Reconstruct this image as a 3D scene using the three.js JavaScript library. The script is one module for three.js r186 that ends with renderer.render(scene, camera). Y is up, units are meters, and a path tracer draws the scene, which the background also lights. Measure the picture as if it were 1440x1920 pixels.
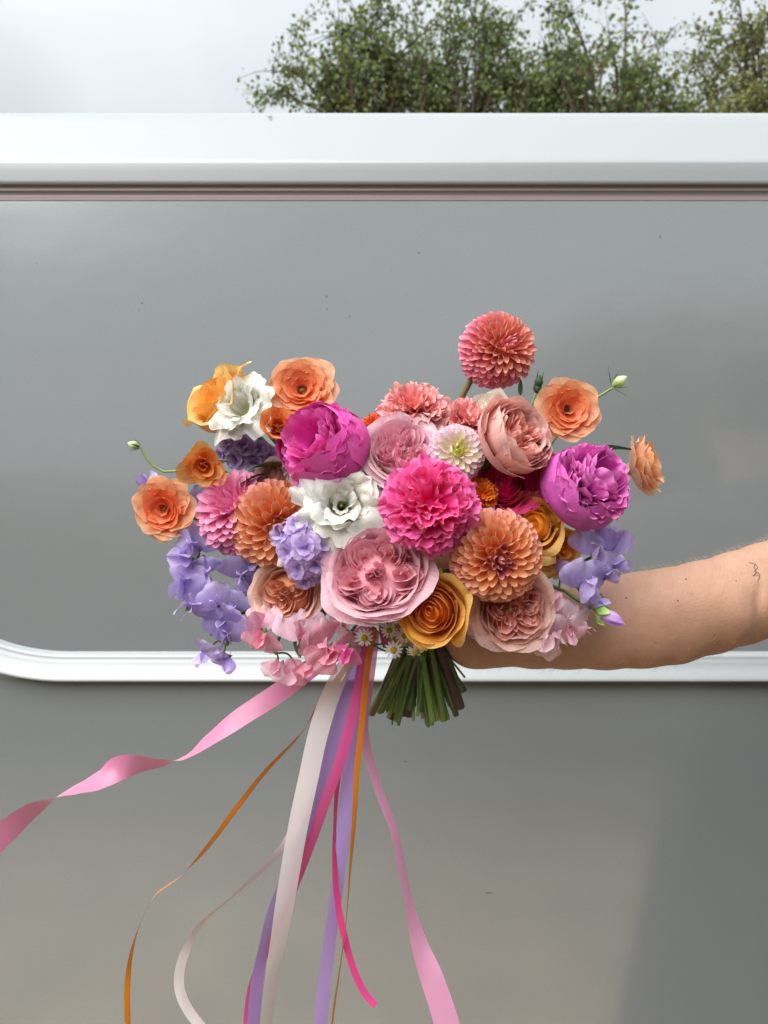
import * as THREE from 'three';
import { mergeGeometries } from 'three/addons/utils/BufferGeometryUtils.js';
import { MarchingCubes } from 'three/addons/objects/MarchingCubes.js';
import { ImprovedNoise } from 'three/addons/math/ImprovedNoise.js';

// ------------------------------------------------------------------ camera, sky, sun, exposure
const scene = new THREE.Scene();
const CAM_Y = 1.4, F = 1402;                       // eye height; focal length in photograph pixels
const camera = new THREE.PerspectiveCamera(2 * Math.atan(960 / F) * 180 / Math.PI, 0.75, 0.05, 400);
camera.position.set(0, CAM_Y, 0);
camera.lookAt(0, CAM_Y, -1);
camera.focus = 0.66; camera.userData.fStop = 9;
const renderer = new THREE.WebGLRenderer({ antialias: true });
renderer.setSize(768, 1024);
renderer.toneMapping = THREE.LinearToneMapping;
renderer.toneMappingExposure = 3.3;
renderer.shadowMap.enabled = true;
const noise3 = new ImprovedNoise();
const nz = (x, y, z = 0) => noise3.noise(x + 31.7, y + 17.3, z + 5.1);
const fbm = (x, y, z, o = 4) => { let s = 0, a = .5; for (let i = 0; i < o; i++) { s += a * nz(x, y, z + i * 7.7); x *= 2.03; y *= 2.03; z *= 2.03; a *= .5; } return s; };
const sunDir = new THREE.Vector3(-0.38, 0.80, 0.46).normalize();
{ // an overcast sky: brighter overhead, soft cloud relief, the same law in every direction
  const w = 1024, h = 512, d = new Float32Array(w * h * 4);
  for (let j = 0; j < h; j++) for (let i = 0; i < w; i++) {
    const el = (j + .5) / h * Math.PI - Math.PI / 2, az = (i + .5) / w * 2 * Math.PI;
    const y = Math.sin(el), X = Math.cos(el) * Math.cos(az), Z = Math.cos(el) * Math.sin(az);
    const s = Math.max(0, y);
    const k = 1 / (0.35 + s);
    const cl = fbm(X * k * 1.1, Z * k * 1.1, 3.3, 5);
    let L = .122 * (1 + 3.0 * Math.pow(s, 1.3)) * (1 + .62 * cl);
    if (y < 0) L *= Math.max(.25, 1 + y * 3);
    const b = .5 - cl * .9, q = (j * w + i) * 4;
    d[q] = L * (.965 - .07 * b); d[q + 1] = L * (1.0 - .02 * b); d[q + 2] = L * (1.03 + .03 * b); d[q + 3] = 1;
  }
  const t = new THREE.DataTexture(d, w, h, THREE.RGBAFormat, THREE.FloatType);
  t.mapping = THREE.EquirectangularReflectionMapping; t.magFilter = t.minFilter = THREE.LinearFilter; t.needsUpdate = true;
  scene.background = t; scene.environment = t; scene.environmentIntensity = 1; scene.backgroundIntensity = 1;
}
const sun = new THREE.DirectionalLight(new THREE.Color(1, .985, .965), 1.5);
sun.position.copy(sunDir).multiplyScalar(12); sun.target.position.set(0, 1.2, -.7);
sun.castShadow = true; sun.shadow.radius = 105; sun.shadow.mapSize.set(2048, 2048);
Object.assign(sun.shadow.camera, { left: -6, right: 6, top: 6, bottom: -6, near: 1, far: 40 });
scene.add(sun, sun.target);

// ------------------------------------------------------------------ helpers
function rng(seed) { let s = (seed * 2654435761) >>> 0 || 1; return () => { s = (s + 0x6D2B79F5) >>> 0; let t = s; t = Math.imul(t ^ (t >>> 15), t | 1); t ^= t + Math.imul(t ^ (t >>> 7), t | 61); return ((t ^ (t >>> 14)) >>> 0) / 4294967296; }; }
const used = {};
const numbered = (n) => { const k = used[n] = (used[n] ?? -1) + 1; return k ? `${n}_${String(k).padStart(3, '0')}` : n; };
const V = (x, y, z) => new THREE.Vector3(x, y, z);
const D2R = Math.PI / 180, lerp = (a, b, t) => a + (b - a) * t, clamp = (x, a = 0, b = 1) => Math.min(b, Math.max(a, x));
const sm = (a, b, x) => { const t = clamp((x - a) / (b - a)); return t * t * (3 - 2 * t); };
const C = (h) => new THREE.Color(h);
const mixC = (a, b, t) => C(a).lerp(C(b), t);
const P = (px, py, d) => V((px - 720) / F * d, CAM_Y - (py - 960) / F * d, -d);
const shadowed = (m) => { m.castShadow = m.receiveShadow = true; return m; };
function tag(o, label, category, group, kind) { if (label) o.userData.label = label; if (category) o.userData.category = category; if (group) o.userData.group = group; if (kind) o.userData.kind = kind; return o; }
function thing(name, label, category, pos, group) { const o = new THREE.Group(); o.name = numbered(name); o.position.copy(pos); scene.add(o); return tag(o, label, category, group); }
function part(name, geo, mat, parent) { const m = shadowed(new THREE.Mesh(geo, mat)); m.name = name; parent.add(m); return m; }
function structure(name, geo, mat) { const m = shadowed(new THREE.Mesh(geo, mat)); m.name = name; m.userData.kind = 'structure'; scene.add(m); return m; }
function greyTex(n, f, srgb) { const d = new Uint8Array(n * n * 4); for (let j = 0; j < n; j++) for (let i = 0; i < n; i++) { const v = f(i / n, j / n), q = (j * n + i) * 4; for (let c = 0; c < 3; c++) d[q + c] = clamp((Array.isArray(v) ? v[c] : v)) * 255; d[q + 3] = 255; } const t = new THREE.DataTexture(d, n, n); t.wrapS = t.wrapT = THREE.RepeatWrapping; t.magFilter = THREE.LinearFilter; t.minFilter = THREE.LinearMipmapLinearFilter; t.generateMipmaps = true; if (srgb) t.colorSpace = THREE.SRGBColorSpace; t.needsUpdate = true; return t; }
const tubeAlong = (pts, r, seg = 20, rad = 7, closed = false) => new THREE.TubeGeometry(new THREE.CatmullRomCurve3(pts, closed), seg, r, rad, closed);
function taperTube(pts, r0, r1, seg = 16, rad = 6) {
  const g = tubeAlong(pts, 1, seg, rad), c = new THREE.CatmullRomCurve3(pts), p = g.attributes.position;
  for (let i = 0; i <= seg; i++) { const q = c.getPointAt(i / seg), r = lerp(r0, r1, i / seg); for (let j = 0; j <= rad; j++) { const k = i * (rad + 1) + j; p.setXYZ(k, q.x + (p.getX(k) - q.x) * r, q.y + (p.getY(k) - q.y) * r, q.z + (p.getZ(k) - q.z) * r); } }
  return g;
}

// ------------------------------------------------------------------ the ground
{
  const tex = greyTex(512, (u, v) => { const a = fbm(u * 9, v * 9, 1, 4), b = nz(u * 150, v * 150, 2); return [.63 + a * .25 + b * .16, .585 + a * .24 + b * .15, .52 + a * .22 + b * .14]; }, true);
  tex.repeat.set(220, 220);
  structure('ground', new THREE.PlaneGeometry(500, 500).rotateX(-Math.PI / 2), new THREE.MeshStandardMaterial({ color: new THREE.Color(1, .87, .70), map: tex, roughness: .95 }));
}

// ------------------------------------------------------------------ the van
const VAN_Z = -1.25, VS = 1.25 / F;                // metres per photograph pixel on the van's side
const vy = (py, z = 0) => CAM_Y - (py - 960) / F * (1.25 - z);   // height that stands at a photograph row when it lies z behind the van's side
{
  const van = thing('silver_van', 'silver grey van side with a raised panel frame and brown roof gutter behind the bouquet', 'van', V(0, 0, VAN_Z));
  const flake = greyTex(512, (u, v) => { const r = nz(u * 240, v * 240, 1) * .5 + nz(u * 120, v * 120, 9) * .3; return .88 + r * .16; });
  flake.repeat.set(3, 3);
  const wavy = greyTex(256, (u, v) => .5 + .5 * fbm(u * 4, v * 4, 3, 3) * (1 - Math.pow(2 * Math.abs(u - .5), 8)) * (1 - Math.pow(2 * Math.abs(v - .5), 8))); wavy.repeat.set(1.1, 1.6);
  const paintMat = (o) => new THREE.MeshPhysicalMaterial({ color: new THREE.Color(.345, .368, .370), metalness: .42, roughness: .17, clearcoat: 1, clearcoatRoughness: .08, bumpMap: wavy, bumpScale: .0011, map: flake, side: THREE.DoubleSide, ...o });
  const paint = paintMat({});
  const trim = paintMat({ color: new THREE.Color(.345, .368, .370), metalness: .1, roughness: .5, clearcoat: .8, clearcoatRoughness: .3, bumpMap: null });
  const gutterMat = paintMat({ color: new THREE.Color(.185, .145, .13), metalness: .1, roughness: .5, clearcoat: .2, map: null, bumpMap: null });
  const X0 = -2.3, X1 = 2.6;
  // a profile of [py, z] points swept along x
  const sweep = (prof, x0 = X0, x1 = X1, n = 24) => {
    const pos = [], uv = [], idx = []; let run = 0;
    const pts = new THREE.SplineCurve(prof.map(([y, z]) => new THREE.Vector2(y, z)));
    const fine = prof.length > 2 ? prof : prof;
    fine.forEach(([y, z], i) => { if (i) run += Math.hypot(y - fine[i - 1][0], z - fine[i - 1][1]); for (let k = 0; k <= n; k++) { const x = lerp(x0, x1, k / n); pos.push(x, y, z); uv.push(x, run); } });
    for (let i = 0; i + 1 < fine.length; i++) for (let k = 0; k < n; k++) { const a = i * (n + 1) + k, b = a + n + 1; idx.push(a, a + 1, b, a + 1, b + 1, b); }
    const g = new THREE.BufferGeometry(); g.setAttribute('position', new THREE.Float32BufferAttribute(pos, 3)); g.setAttribute('uv', new THREE.Float32BufferAttribute(uv, 2)); g.setIndex(idx); g.computeVertexNormals(); return g;
  };
  // smooth a coarse profile by subdividing a Catmull-Rom through it
  const smooth = (prof, n) => { const c = new THREE.SplineCurve(prof.map(([y, z]) => new THREE.Vector2(y, z))); return c.getPoints(n).map((p) => [p.x, p.y]); };
  // roof rail, tilted to the sky; its lower face steeper
  part('roof_rail', sweep([[vy(212, -.112) + .012, -1.6], [vy(212, -.112) + .004, -.16], [vy(212, -.112), -.112], [vy(212.6, -.106), -.106], [vy(215, -.100), -.100], [vy(219, -.094), -.094], [vy(230, -.084), -.084], [vy(260, -.058), -.058], [vy(290, -.032), -.032], [vy(298, -.026), -.026], [vy(302, -.0225), -.0225], [vy(306, -.0215), -.0215], [vy(320, -.0222), -.0222], [vy(338, -.0230), -.0230], [vy(343, -.0236), -.0236], [vy(346, -.0262), -.0262]]), trim, van);
  // gutter: a channel under the rail
  part('gutter', sweep(smooth([[vy(346, -.0265), -.0265], [vy(348, -.029), -.029], [vy(352, -.031), -.031], [vy(357, -.030), -.030], [vy(361, -.032), -.032], [vy(368, -.033), -.033], [vy(373, -.028), -.028], [vy(375.5, -.0235), -.0235]], 40)), gutterMat, van);
  // the recessed side panel between gutter and frame: a slight crown from top to bottom
  const up = []; for (let i = 0; i <= 40; i++) { const t = i / 40, py = lerp(377, 1222, t); const z = -.0215 - .005 * Math.sin(t * 2.2) + .016 * t * t; up.push([vy(py, z), z]); }
  part('side_panel', sweep(up), paint, van);
  const zp = up[40][1];
  // lower panel
  const lo = []; for (let i = 0; i <= 40; i++) { const t = i / 40, py = lerp(1272, 2150, t); lo.push([vy(py), zp + .010 + .004 * Math.sin(t * 2.4)]); }
  part('lower_panel', sweep(lo), paint, van);
  // raised frame round the recessed panel: a moulded section swept along a path with a rounded corner at lower left
  {
    const path = [], RX = 250 * VS, RY = 130 * VS, yb = vy(1250, 0) , xc = (-120 - 720) * VS;   // the corner turns up just outside the frame
    for (let i = 0; i <= 40; i++) path.push([lerp(X1, xc + RX, i / 40), yb, 0, 1]);
    for (let i = 1; i <= 20; i++) { const a = i / 20 * Math.PI / 2, nx = -Math.sin(a) / RX, ny = Math.cos(a) / RY, l = Math.hypot(nx, ny); path.push([xc + RX - Math.sin(a) * RX, yb + (1 - Math.cos(a)) * RY, nx / l, ny / l]); }
    for (let i = 1; i <= 10; i++) path.push([xc, lerp(yb + RY, vy(386), i / 10), -1, 0]);
    // section: offset across the path (positive = inside the panel) and height
    const sec = smooth([[.0285, -.002], [.026, .004], [.0225, .0085], [.019, .0105], [.0155, .0112], [.0125, .0122], [.009, .0137], [.004, .0154], [-.004, .0190], [-.016, .0262], [-.0215, .0286], [-.0245, .0276], [-.0265, .0205], [-.0275, .010], [-.028, -.002]], 54);
    const pos = [], uv = [], idx = [], m = sec.length;
    path.forEach(([x, y, nx, ny], i) => { sec.forEach(([o, h], j) => { pos.push(x - nx * o * .86, y + ny * o * .86, zp + h); uv.push(x + y, j * .002); }); });
    for (let i = 0; i + 1 < path.length; i++) for (let j = 0; j + 1 < m; j++) { const a = i * m + j, b = a + m; idx.push(a, b, a + 1, b, b + 1, a + 1); }
    const g = new THREE.BufferGeometry(); g.setAttribute('position', new THREE.Float32BufferAttribute(pos, 3)); g.setAttribute('uv', new THREE.Float32BufferAttribute(uv, 2)); g.setIndex(idx); g.computeVertexNormals();
    part('panel_frame', g, trim, van);
  }
  // sill and the far side of the body, so that the van is closed
  part('sill', sweep([[vy(2150), lo[40][1] - .001], [.34, -.01], [.26, -.03], [.10, -.06], [.10, -1.6]]), new THREE.MeshStandardMaterial({ color: 0x1c1d1e, roughness: .7, side: THREE.DoubleSide }), van);
  part('rear_panel', sweep([[.10, -1.601], [vy(212, -.112) + .010, -1.602]]), paint, van);
  // small marks on the paint: chips and specks of dirt
  const dots = [[258, 561, 1.6, 2.2], [252, 574, 1.2, 1.2], [787, 465, 2, 1.6], [610, 548, 1.3, 3.2], [611, 572, 1.1, 2.2], [655, 586, 1.8, 1.5], [1247, 434, 1.3, 3], [760, 1427, 3.5, 1.0], [57, 486, 1.2, 1.2], [763, 545, 1.3, 1], [915, 1672, 9, .8]];
  const gs = dots.map(([x, y, a, b]) => new THREE.SphereGeometry(1, 8, 6).scale(a * .75 * VS, b * .75 * VS, .0006).translate((x - 720) * VS, vy(y), 0));
  gs.forEach((g, i) => { const y = dots[i][1]; let z; if (y < 1222) { const t = (y - 377) / 845; z = -.0215 - .005 * Math.sin(t * 2.2) + .016 * t * t; } else { const t = (y - 1272) / 878; z = zp + .010 + .004 * Math.sin(t * 2.4); } g.translate(0, 0, z); });
  part('dirt_speck', mergeGeometries(gs), new THREE.MeshStandardMaterial({ color: 0x3a3d40, roughness: .9 }), van).userData.kind = 'stuff';
  // a faint grey smear of grime on the roof rail
  const grime = []; const rg = rng(7);
  for (let i = 0; i < 16; i++) { const px = 505 + (rg() - .5) * 16, py = 225 + (rg() - .5) * 13; grime.push(new THREE.SphereGeometry(1, 6, 5).scale(VS * (.6 + rg() * 1.8), VS * (.4 + rg()), .0004).translate((px - 720) * VS * 1.075, CAM_Y + (960 - py) * VS * 1.075, -.088)); }
  grime.push(new THREE.SphereGeometry(1, 6, 5).scale(VS * 4, VS * .9, .0005).translate((1226 - 720) * VS * 1.04, CAM_Y + (960 - 271) * VS * 1.04, -.050));
  part('grime', mergeGeometries(grime), new THREE.MeshStandardMaterial({ color: 0x8a9296, roughness: .9 }), van).userData.kind = 'stuff';
}

// ------------------------------------------------------------------ trees beyond the van, hedge behind the photographer
const leafShape = (() => { const s = new THREE.Shape(); s.moveTo(0, 0); s.quadraticCurveTo(.5, .25, .34, .62); s.quadraticCurveTo(.2, .9, 0, 1); s.quadraticCurveTo(-.2, .9, -.34, .62); s.quadraticCurveTo(-.5, .25, 0, 0); const g = new THREE.ShapeGeometry(s, 2); const p = g.attributes.position; for (let i = 0; i < p.count; i++) p.setZ(i, Math.abs(p.getX(i)) * .35 - p.getY(i) ** 2 * .12); g.computeVertexNormals(); return g; })();
const leafMat = new THREE.MeshPhysicalMaterial({ color: 0xffffff, roughness: .75, transmission: .42, thickness: 0, side: THREE.DoubleSide });
const barkMat = new THREE.MeshStandardMaterial({ color: new THREE.Color(.085, .07, .052), roughness: .95 });
function leaves(name, list, parent, tone) { // list of [x,y,z,size]
  const im = shadowed(new THREE.InstancedMesh(leafShape, leafMat, list.length)), r = rng(list.length), m = new THREE.Matrix4(), q = new THREE.Quaternion(), e = new THREE.Euler(), c = new THREE.Color();
  list.forEach(([x, y, z, s], i) => {
    e.set(r() * 6.28, r() * 6.28, r() * 6.28); q.setFromEuler(e);
    m.compose(V(x, y, z), q, V(s, s, s)); im.setMatrixAt(i, m);
    const t = r(), k = .75 + r() * .5; c.setRGB(...(t < tone[3] ? tone[0] : t < tone[4] ? tone[1] : tone[2]).map((v) => v * k)); im.setColorAt(i, c);
  });
  im.name = name; im.userData.kind = 'stuff'; parent.add(im); return im;
}
const tones = [[.13, .20, .045], [.19, .26, .06], [.20, .155, .065], .52, .92];
function tree(name, label, x, z, topY, rx, ry, seed, o = {}) {
  const t = thing(name, label, 'tree', V(x, 0, z), o.group), r = rng(seed), br = [], lv = [];
  const cy = topY - ry, trunkTop = V((r() - .5) * .2, cy - ry * .75, 0);
  part('trunk', taperTube([V(0, -.05, 0), V(.06, trunkTop.y * .5, .03), trunkTop], .15, .09, 10, 9), barkMat, t);
  const nB = o.n ?? 60;
  for (let i = 0; i < nB; i++) {
    const ph = r() * 6.283, el = Math.asin(lerp(-.35, 1, r()));
    const rr = .62 + r() * .38 + (r() < .22 ? .30 : 0);
    const lump = 1 + .35 * fbm(Math.cos(ph) * 1.3 + seed, Math.sin(el) * 1.5, Math.sin(ph) * 1.3, 3);
    const end = V(Math.cos(ph) * Math.cos(el) * rx * rr * lump, cy + Math.sin(el) * ry * rr * lump, Math.sin(ph) * Math.cos(el) * rx * .75 * rr * lump);
    const mid = trunkTop.clone().lerp(end, .5).add(V((r() - .5) * .3, .15 + r() * .25, (r() - .5) * .3));
    const pts = [trunkTop.clone().lerp(V(0, cy, 0), r() * .35), mid, end.clone().lerp(mid, .3).add(V(0, .16, 0)), end.clone().add(V(0, -.05, 0))];
    br.push(taperTube(pts, .034, .006, 12, 5));
    const cv = new THREE.CatmullRomCurve3(pts);
    for (let k = 0; k < 15; k++) { // side twigs with leaf clusters
      const u = .3 + .7 * (k + r()) / 15, b = cv.getPoint(Math.min(1, u)), len = (.16 + r() * .34) * (u > .92 ? .75 : 1);
      const dir = V(r() - .5, r() - .35, r() - .5).normalize(), e2 = b.clone().addScaledVector(dir, len).add(V(0, -.05 * r(), 0));
      const m2 = b.clone().lerp(e2, .5).add(V(0, .04, 0));
      br.push(taperTube([b, m2, e2], .006, .002, 4, 3));
      const nL = (o.dense ?? 19) * (.25 + 1.5 * Math.pow(Math.max(0, .5 + fbm(b.x * 1.8 + seed, b.y * 1.8, b.z * 1.8, 2)), 1.5)) * (u > .85 ? .6 : 1) * (.6 + .8 * r());
      for (let j = 0; j < nL; j++) { const w = r(), q = b.clone().lerp(e2, w); const sp = .035 + .05 * r(); lv.push([q.x + (r() - .5) * sp * 2, q.y + (r() - .5) * sp * 2, q.z + (r() - .5) * sp * 2, (.030 + r() * .034) * (o.leaf ?? 1)]); }
    }
  }
  part('branch', mergeGeometries(br), barkMat, t).userData.kind = 'stuff';
  leaves('crown', lv, t, o.tone ?? tones);
  return t;
}
const atTree = (px, d) => (px - 720) / F * d, hTree = (py, d) => CAM_Y + (960 - py) / F * d;
tree('hawthorn_tree', 'small leaved tree left of the others, its low twig reaching out to the left', atTree(690, 8), -8, hTree(34, 8), .88, 1.2, 11, { n: 44 });
tree('hawthorn_tree', 'small leaved tree with upright twigs, right beside the leftmost tree', atTree(862, 8.4), -8.4, hTree(-15, 8.4), .80, 1.4, 23, { n: 34 });
tree('hawthorn_tree', 'thin crowned tree behind the van, above the coral dahlia to its right', atTree(1112, 8), -8, hTree(-12, 8), .86, 1.3, 37, { n: 34 });
tree('hawthorn_tree', 'olive green tree at the right edge of the photo', atTree(1440, 8), -8, hTree(-10, 8), 1.15, 1.35, 51, { n: 50, tone: [[.16, .20, .045], [.21, .235, .05], [.18, .14, .05], .5, .92] });
tree('low_bush', 'low light green bush top showing between the trees just above the van', atTree(985, 8.8), -8.8, hTree(172, 8.8), .9, .55, 64, { n: 36, tone: [[.16, .2, .06], [.2, .23, .07], [.15, .15, .06], .5, .9] });
{ // twig of the left tree hanging out over the van
  const t = scene.getObjectByName('hawthorn_tree'), r = rng(5), br = [], lv = [];
  const T = (px, py) => V(atTree(px, 7.8) - t.position.x, hTree(py, 7.8), .2);
  for (const pts of [[[620, 215], [560, 190], [520, 178], [466, 175]], [[560, 190], [530, 170], [480, 205]], [[640, 150], [590, 120], [556, 60], [600, 16]], [[760, 90], [830, 30], [860, -20]], [[700, 60], [740, 25], [700, 10]]]) {
    const p = pts.map(([a, b]) => T(a, b)), cv = new THREE.CatmullRomCurve3(p); br.push(taperTube(p, .014, .003, 14, 4));
    for (let k = 0; k < 230; k++) { const u = Math.pow(r(), .8), b = cv.getPoint(u), s = .09; lv.push([b.x + (r() - .5) * s * 2, b.y + (r() - .5) * s * 2, b.z + (r() - .5) * s * 2, .026 + r() * .028]); }
  }
  part('limb', mergeGeometries(br), barkMat, t);
  leaves('outer_foliage', lv, t, tones);
}
{ // a pale kerb along the foot of the hedge
  const k = structure('kerb', new THREE.BoxGeometry(24, .13, .16), new THREE.MeshStandardMaterial({ color: new THREE.Color(.52, .48, .41), roughness: .9 }));
  k.position.set(0, .064, 1.42);
}
{ // hedge behind the photographer: it is what the paint mirrors below the sky
  const h = thing('hedge', 'tall green hedge standing behind the photographer, mirrored in the van paint', 'hedge', V(0, 0, 1.75)), r = rng(91), lv = [];
  const topAt = (x) => 1.75 + .75 * sm(-.6, 1.6, x) + .35 * fbm(x * .9, 2, 7, 3);
  for (let i = 0; i < 26000; i++) { const x = (r() - .5) * 11, y = Math.pow(r(), .8) * topAt(x), z = -.5 * Math.pow(r(), 2.) + .12 * nz(x * 3, y * 3, 2); lv.push([x, y, z, .05 + r() * .05]); }
  const core = new THREE.BoxGeometry(11, 2.0, .7, 40, 8, 2), p = core.attributes.position;
  for (let i = 0; i < p.count; i++) { const x = p.getX(i), y = p.getY(i) + 1.0; p.setXYZ(i, x, y / 2.0 * (topAt(x) - .22), p.getZ(i) + .42 + .1 * nz(x * 2, y * 2, 4)); }
  core.computeVertexNormals();
  part('inner_twigs', core, new THREE.MeshStandardMaterial({ color: new THREE.Color(.045, .042, .028), roughness: 1 }), h);
  leaves('foliage', lv, h, [[.20, .21, .12], [.25, .23, .15], [.28, .22, .16], .5, .85]);
}

// ------------------------------------------------------------------ petals
const petalBump = greyTex(256, (u, v) => .5 + .22 * nz(u * 46, v * 2.2, 1) + .18 * nz(u * 90, v * 5, 6) + .25 * nz(u * 5, v * 5, 3));
const petalTint = greyTex(256, (u, v) => { const k = .95 + .13 * nz(u * 34, v * 1.3, 2) + .07 * nz(u * 7, v * 6, 8) + .05 * nz(u * 60, v * 60, 5); return [k, k - .004, k]; });
const petalMats = {};
function petalMat(trans = .25, tint = 0, rough = .62) {
  const k = `${trans}|${tint}|${rough}`;
  return petalMats[k] ??= new THREE.MeshPhysicalMaterial({ vertexColors: true, color: new THREE.Color(...[[1, 1, 1], [.94, .90, .92], [1, .97, .93]][tint]), map: petalTint, roughness: rough, specularIntensity: .6, transmission: Math.min(.5, trans * 1.5), thickness: 0, side: THREE.DoubleSide, bumpMap: petalBump, bumpScale: .00028 });
}
const grad = (cols, t) => { const n = cols.length - 1, i = Math.min(n - 1, Math.floor(t * n)); return cols[i].clone().lerp(cols[i + 1], t * n - i); };
const cache = {};
function build(nu, nv, at, colAt) {
  const pos = [], uv = [], col = [], idx = [];
  for (let j = 0; j <= nv; j++) for (let i = 0; i <= nu; i++) { const u = i / nu * 2 - 1, v = j / nv, p = at(u, v), c = colAt(u, v); pos.push(...p); uv.push(i / nu, v); col.push(c.r, c.g, c.b); }
  for (let j = 0; j < nv; j++) for (let i = 0; i < nu; i++) { const a = j * (nu + 1) + i, b = a + nu + 1; idx.push(a, a + 1, b, a + 1, b + 1, b); }
  const g = new THREE.BufferGeometry();
  g.setAttribute('position', new THREE.Float32BufferAttribute(pos, 3)); g.setAttribute('uv', new THREE.Float32BufferAttribute(uv, 2)); g.setAttribute('color', new THREE.Float32BufferAttribute(col, 3)); g.setIndex(idx); g.computeVertexNormals();
  return g;
}
const LIFT = 1.45;
function coloring(o) { // pigment: base to tip, optional rim
  const cs = o.cols.map(C), rim = o.rim && C(o.rim), r = rng((o.seed ?? 1) * 17 + 3), ph = r() * 40;
  return (u, v) => { const c = grad(cs, clamp(v)); if (rim) c.lerp(rim, Math.max(sm(.8, 1, v), sm(.75, 1, Math.abs(u)) * sm(.15, .6, v)) * (o.rimk ?? .8)); const mx = Math.max(c.r, c.g, c.b, 1e-4), g0 = Math.min(o.lift ?? LIFT, .93 / mx); c.setRGB(...[c.r, c.g, c.b].map((q) => mx * Math.pow(q / mx, .90) * g0)); const k = 1 + .10 * nz(u * 3 + ph, v * 2.2, 1) + .05 * nz(u * 9, v * 2 + ph, 3); return c.multiplyScalar(k); };
}
// an open petal: starts at the origin, runs along +z, its inside looks to +y
function petalGeo(o) {
  const key = 'p' + JSON.stringify(o); if (cache[key]) return cache[key];
  const { nu = 8, nv = 8, L = 1, W = .4, base = .25, mid = .65, end = .9, k = .35, kn = 2.2, bend = 0, bendp = 1.4, curl = 0, cup = .6, ruf = 0, rf = 3, rp = 2, notch = 0, saw = 0, sawn = 9, point = 0, crease = 0, seed = 1 } = o;
  const r = rng(seed * 101 + 7), p1 = r() * 6.28, p2 = r() * 6.28, p3 = r() * 6.28, N = 48, S = [[0, 0, 0]];
  let z = 0, y = 0; const th = (s) => bend * Math.pow(s, bendp) + curl * sm(.6, 1, s);
  for (let i = 1; i <= N; i++) { const t = th((i - .5) / N); z += Math.cos(t) / N; y += Math.sin(t) / N; S.push([z, y, th(i / N)]); }
  const bw = (v) => point ? Math.pow(Math.sin(Math.PI * Math.pow(clamp(v, .001, .999), point)), .8) + .015 : v < mid ? lerp(base, 1, Math.sin(Math.PI / 2 * v / mid)) : lerp(1, end, ((v - mid) / (1 - mid)) ** 2);
  const sawf = (u) => { const q = (u + 1) / 2 * sawn + p3; return (q - Math.floor(q)) + .6 * Math.sin(q * 2.7); };
  const at = (u, v) => {
    const tip = 1 - (point ? 0 : k * Math.pow(Math.abs(u), kn)) - notch * Math.exp(-((u - .1 * Math.sin(p1)) ** 2) / .05) + saw * sawf(u) + .03 * Math.sin(u * 4 + p2) * (ruf ? 1 : .3);
    const s = clamp(v * (1 - (1 - tip) * v), 0, 1.15), si = clamp(s) * N, i0 = Math.min(N - 1, Math.floor(si)), f = si - i0, a = S[i0], b = S[i0 + 1];
    const zz = lerp(a[0], b[0], f) * L, yy = lerp(a[1], b[1], f) * L, t = lerp(a[2], b[2], f), w = W * bw(v), c = Math.max(1e-3, cup * lerp(.6, 1, v));
    const x = w * Math.sin(c * u) / c; let n = w * (1 - Math.cos(c * u)) / c;
    const e = Math.pow(v, rp);
    n += ruf * L * (e * (Math.sin(u * rf * Math.PI + p1) * .6 + Math.sin(u * rf * 1.7 * Math.PI + p2) * .4) + u * u * Math.abs(u) * .7 * Math.sin(v * rf * 2.6 + p3 + (u > 0 ? 2 : 0)) * sm(.1, .5, v));
    n -= crease * W * Math.exp(-u * u / .02) * v;
    return [x + ruf * L * .35 * e * Math.sin(u * rf * 2.2 + p3), yy + n * Math.cos(t), zz - n * Math.sin(t)];
  };
  return cache[key] = build(nu, nv, at, coloring(o));
}
// a wrapped petal: a piece of a bowl round the +y axis, centred on +z
function wrapGeo(o) {
  const key = 'w' + JSON.stringify(o); if (cache[key]) return cache[key];
  const { nu = 12, nv = 9, H = 1, r0 = .2, r1 = .8, r2 = .7, half = .8, base = .45, k = .25, kn = 2.4, flare = 0, droop = .5, ruf = 0, rf = 3, notch = 0, tipx = 0, seed = 1 } = o;
  const r = rng(seed * 131 + 5), p1 = r() * 6.28, p2 = r() * 6.28, p3 = r() * 6.28;
  const at = (u, v) => {
    const tip = 1 - k * Math.pow(Math.abs(u), kn) - notch * Math.exp(-((u - .2 * Math.sin(p1)) ** 2) / .03) + tipx * Math.exp(-u * u / .02) + .035 * Math.sin(u * 3.5 + p3);
    const s = v * (1 - (1 - tip) * v);
    let R = s < .5 ? lerp(r0, r1, Math.sin(Math.PI * s)) : lerp(r1, r2, Math.pow((s - .5) / .5, 1.6));
    const f = sm(.62, 1, v) ** 1.3, fl = flare * f * (1 + .35 * Math.sin(u * 2.2 + p1)); R += fl;
    const edge = Math.pow(v, 2);
    R += ruf * (edge * (Math.sin(u * rf * Math.PI + p1) * .6 + Math.sin(u * rf * 1.73 * Math.PI + p2) * .45) + .5 * u * u * Math.sin(v * 6 + p3));
    R = Math.max(.004, R);
    const y = H * s - fl * droop * f + ruf * .5 * edge * Math.sin(u * rf * 2.6 + p3);
    const a = u * half * (v < .6 ? lerp(base, 1, Math.sin(Math.PI / 2 * v / .6)) : 1) * Math.min(1, r1 / R * 1.15);
    return [R * Math.sin(a), y, R * Math.cos(a)];
  };
  return cache[key] = build(nu, nv, at, coloring(o));
}
const mT = (x, y, z) => new THREE.Matrix4().makeTranslation(x, y, z), mS = (x, y, z) => new THREE.Matrix4().makeScale(x, y ?? x, z ?? x);
const mX = (a) => new THREE.Matrix4().makeRotationX(a), mY = (a) => new THREE.Matrix4().makeRotationY(a), mZ = (a) => new THREE.Matrix4().makeRotationZ(a);
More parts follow.
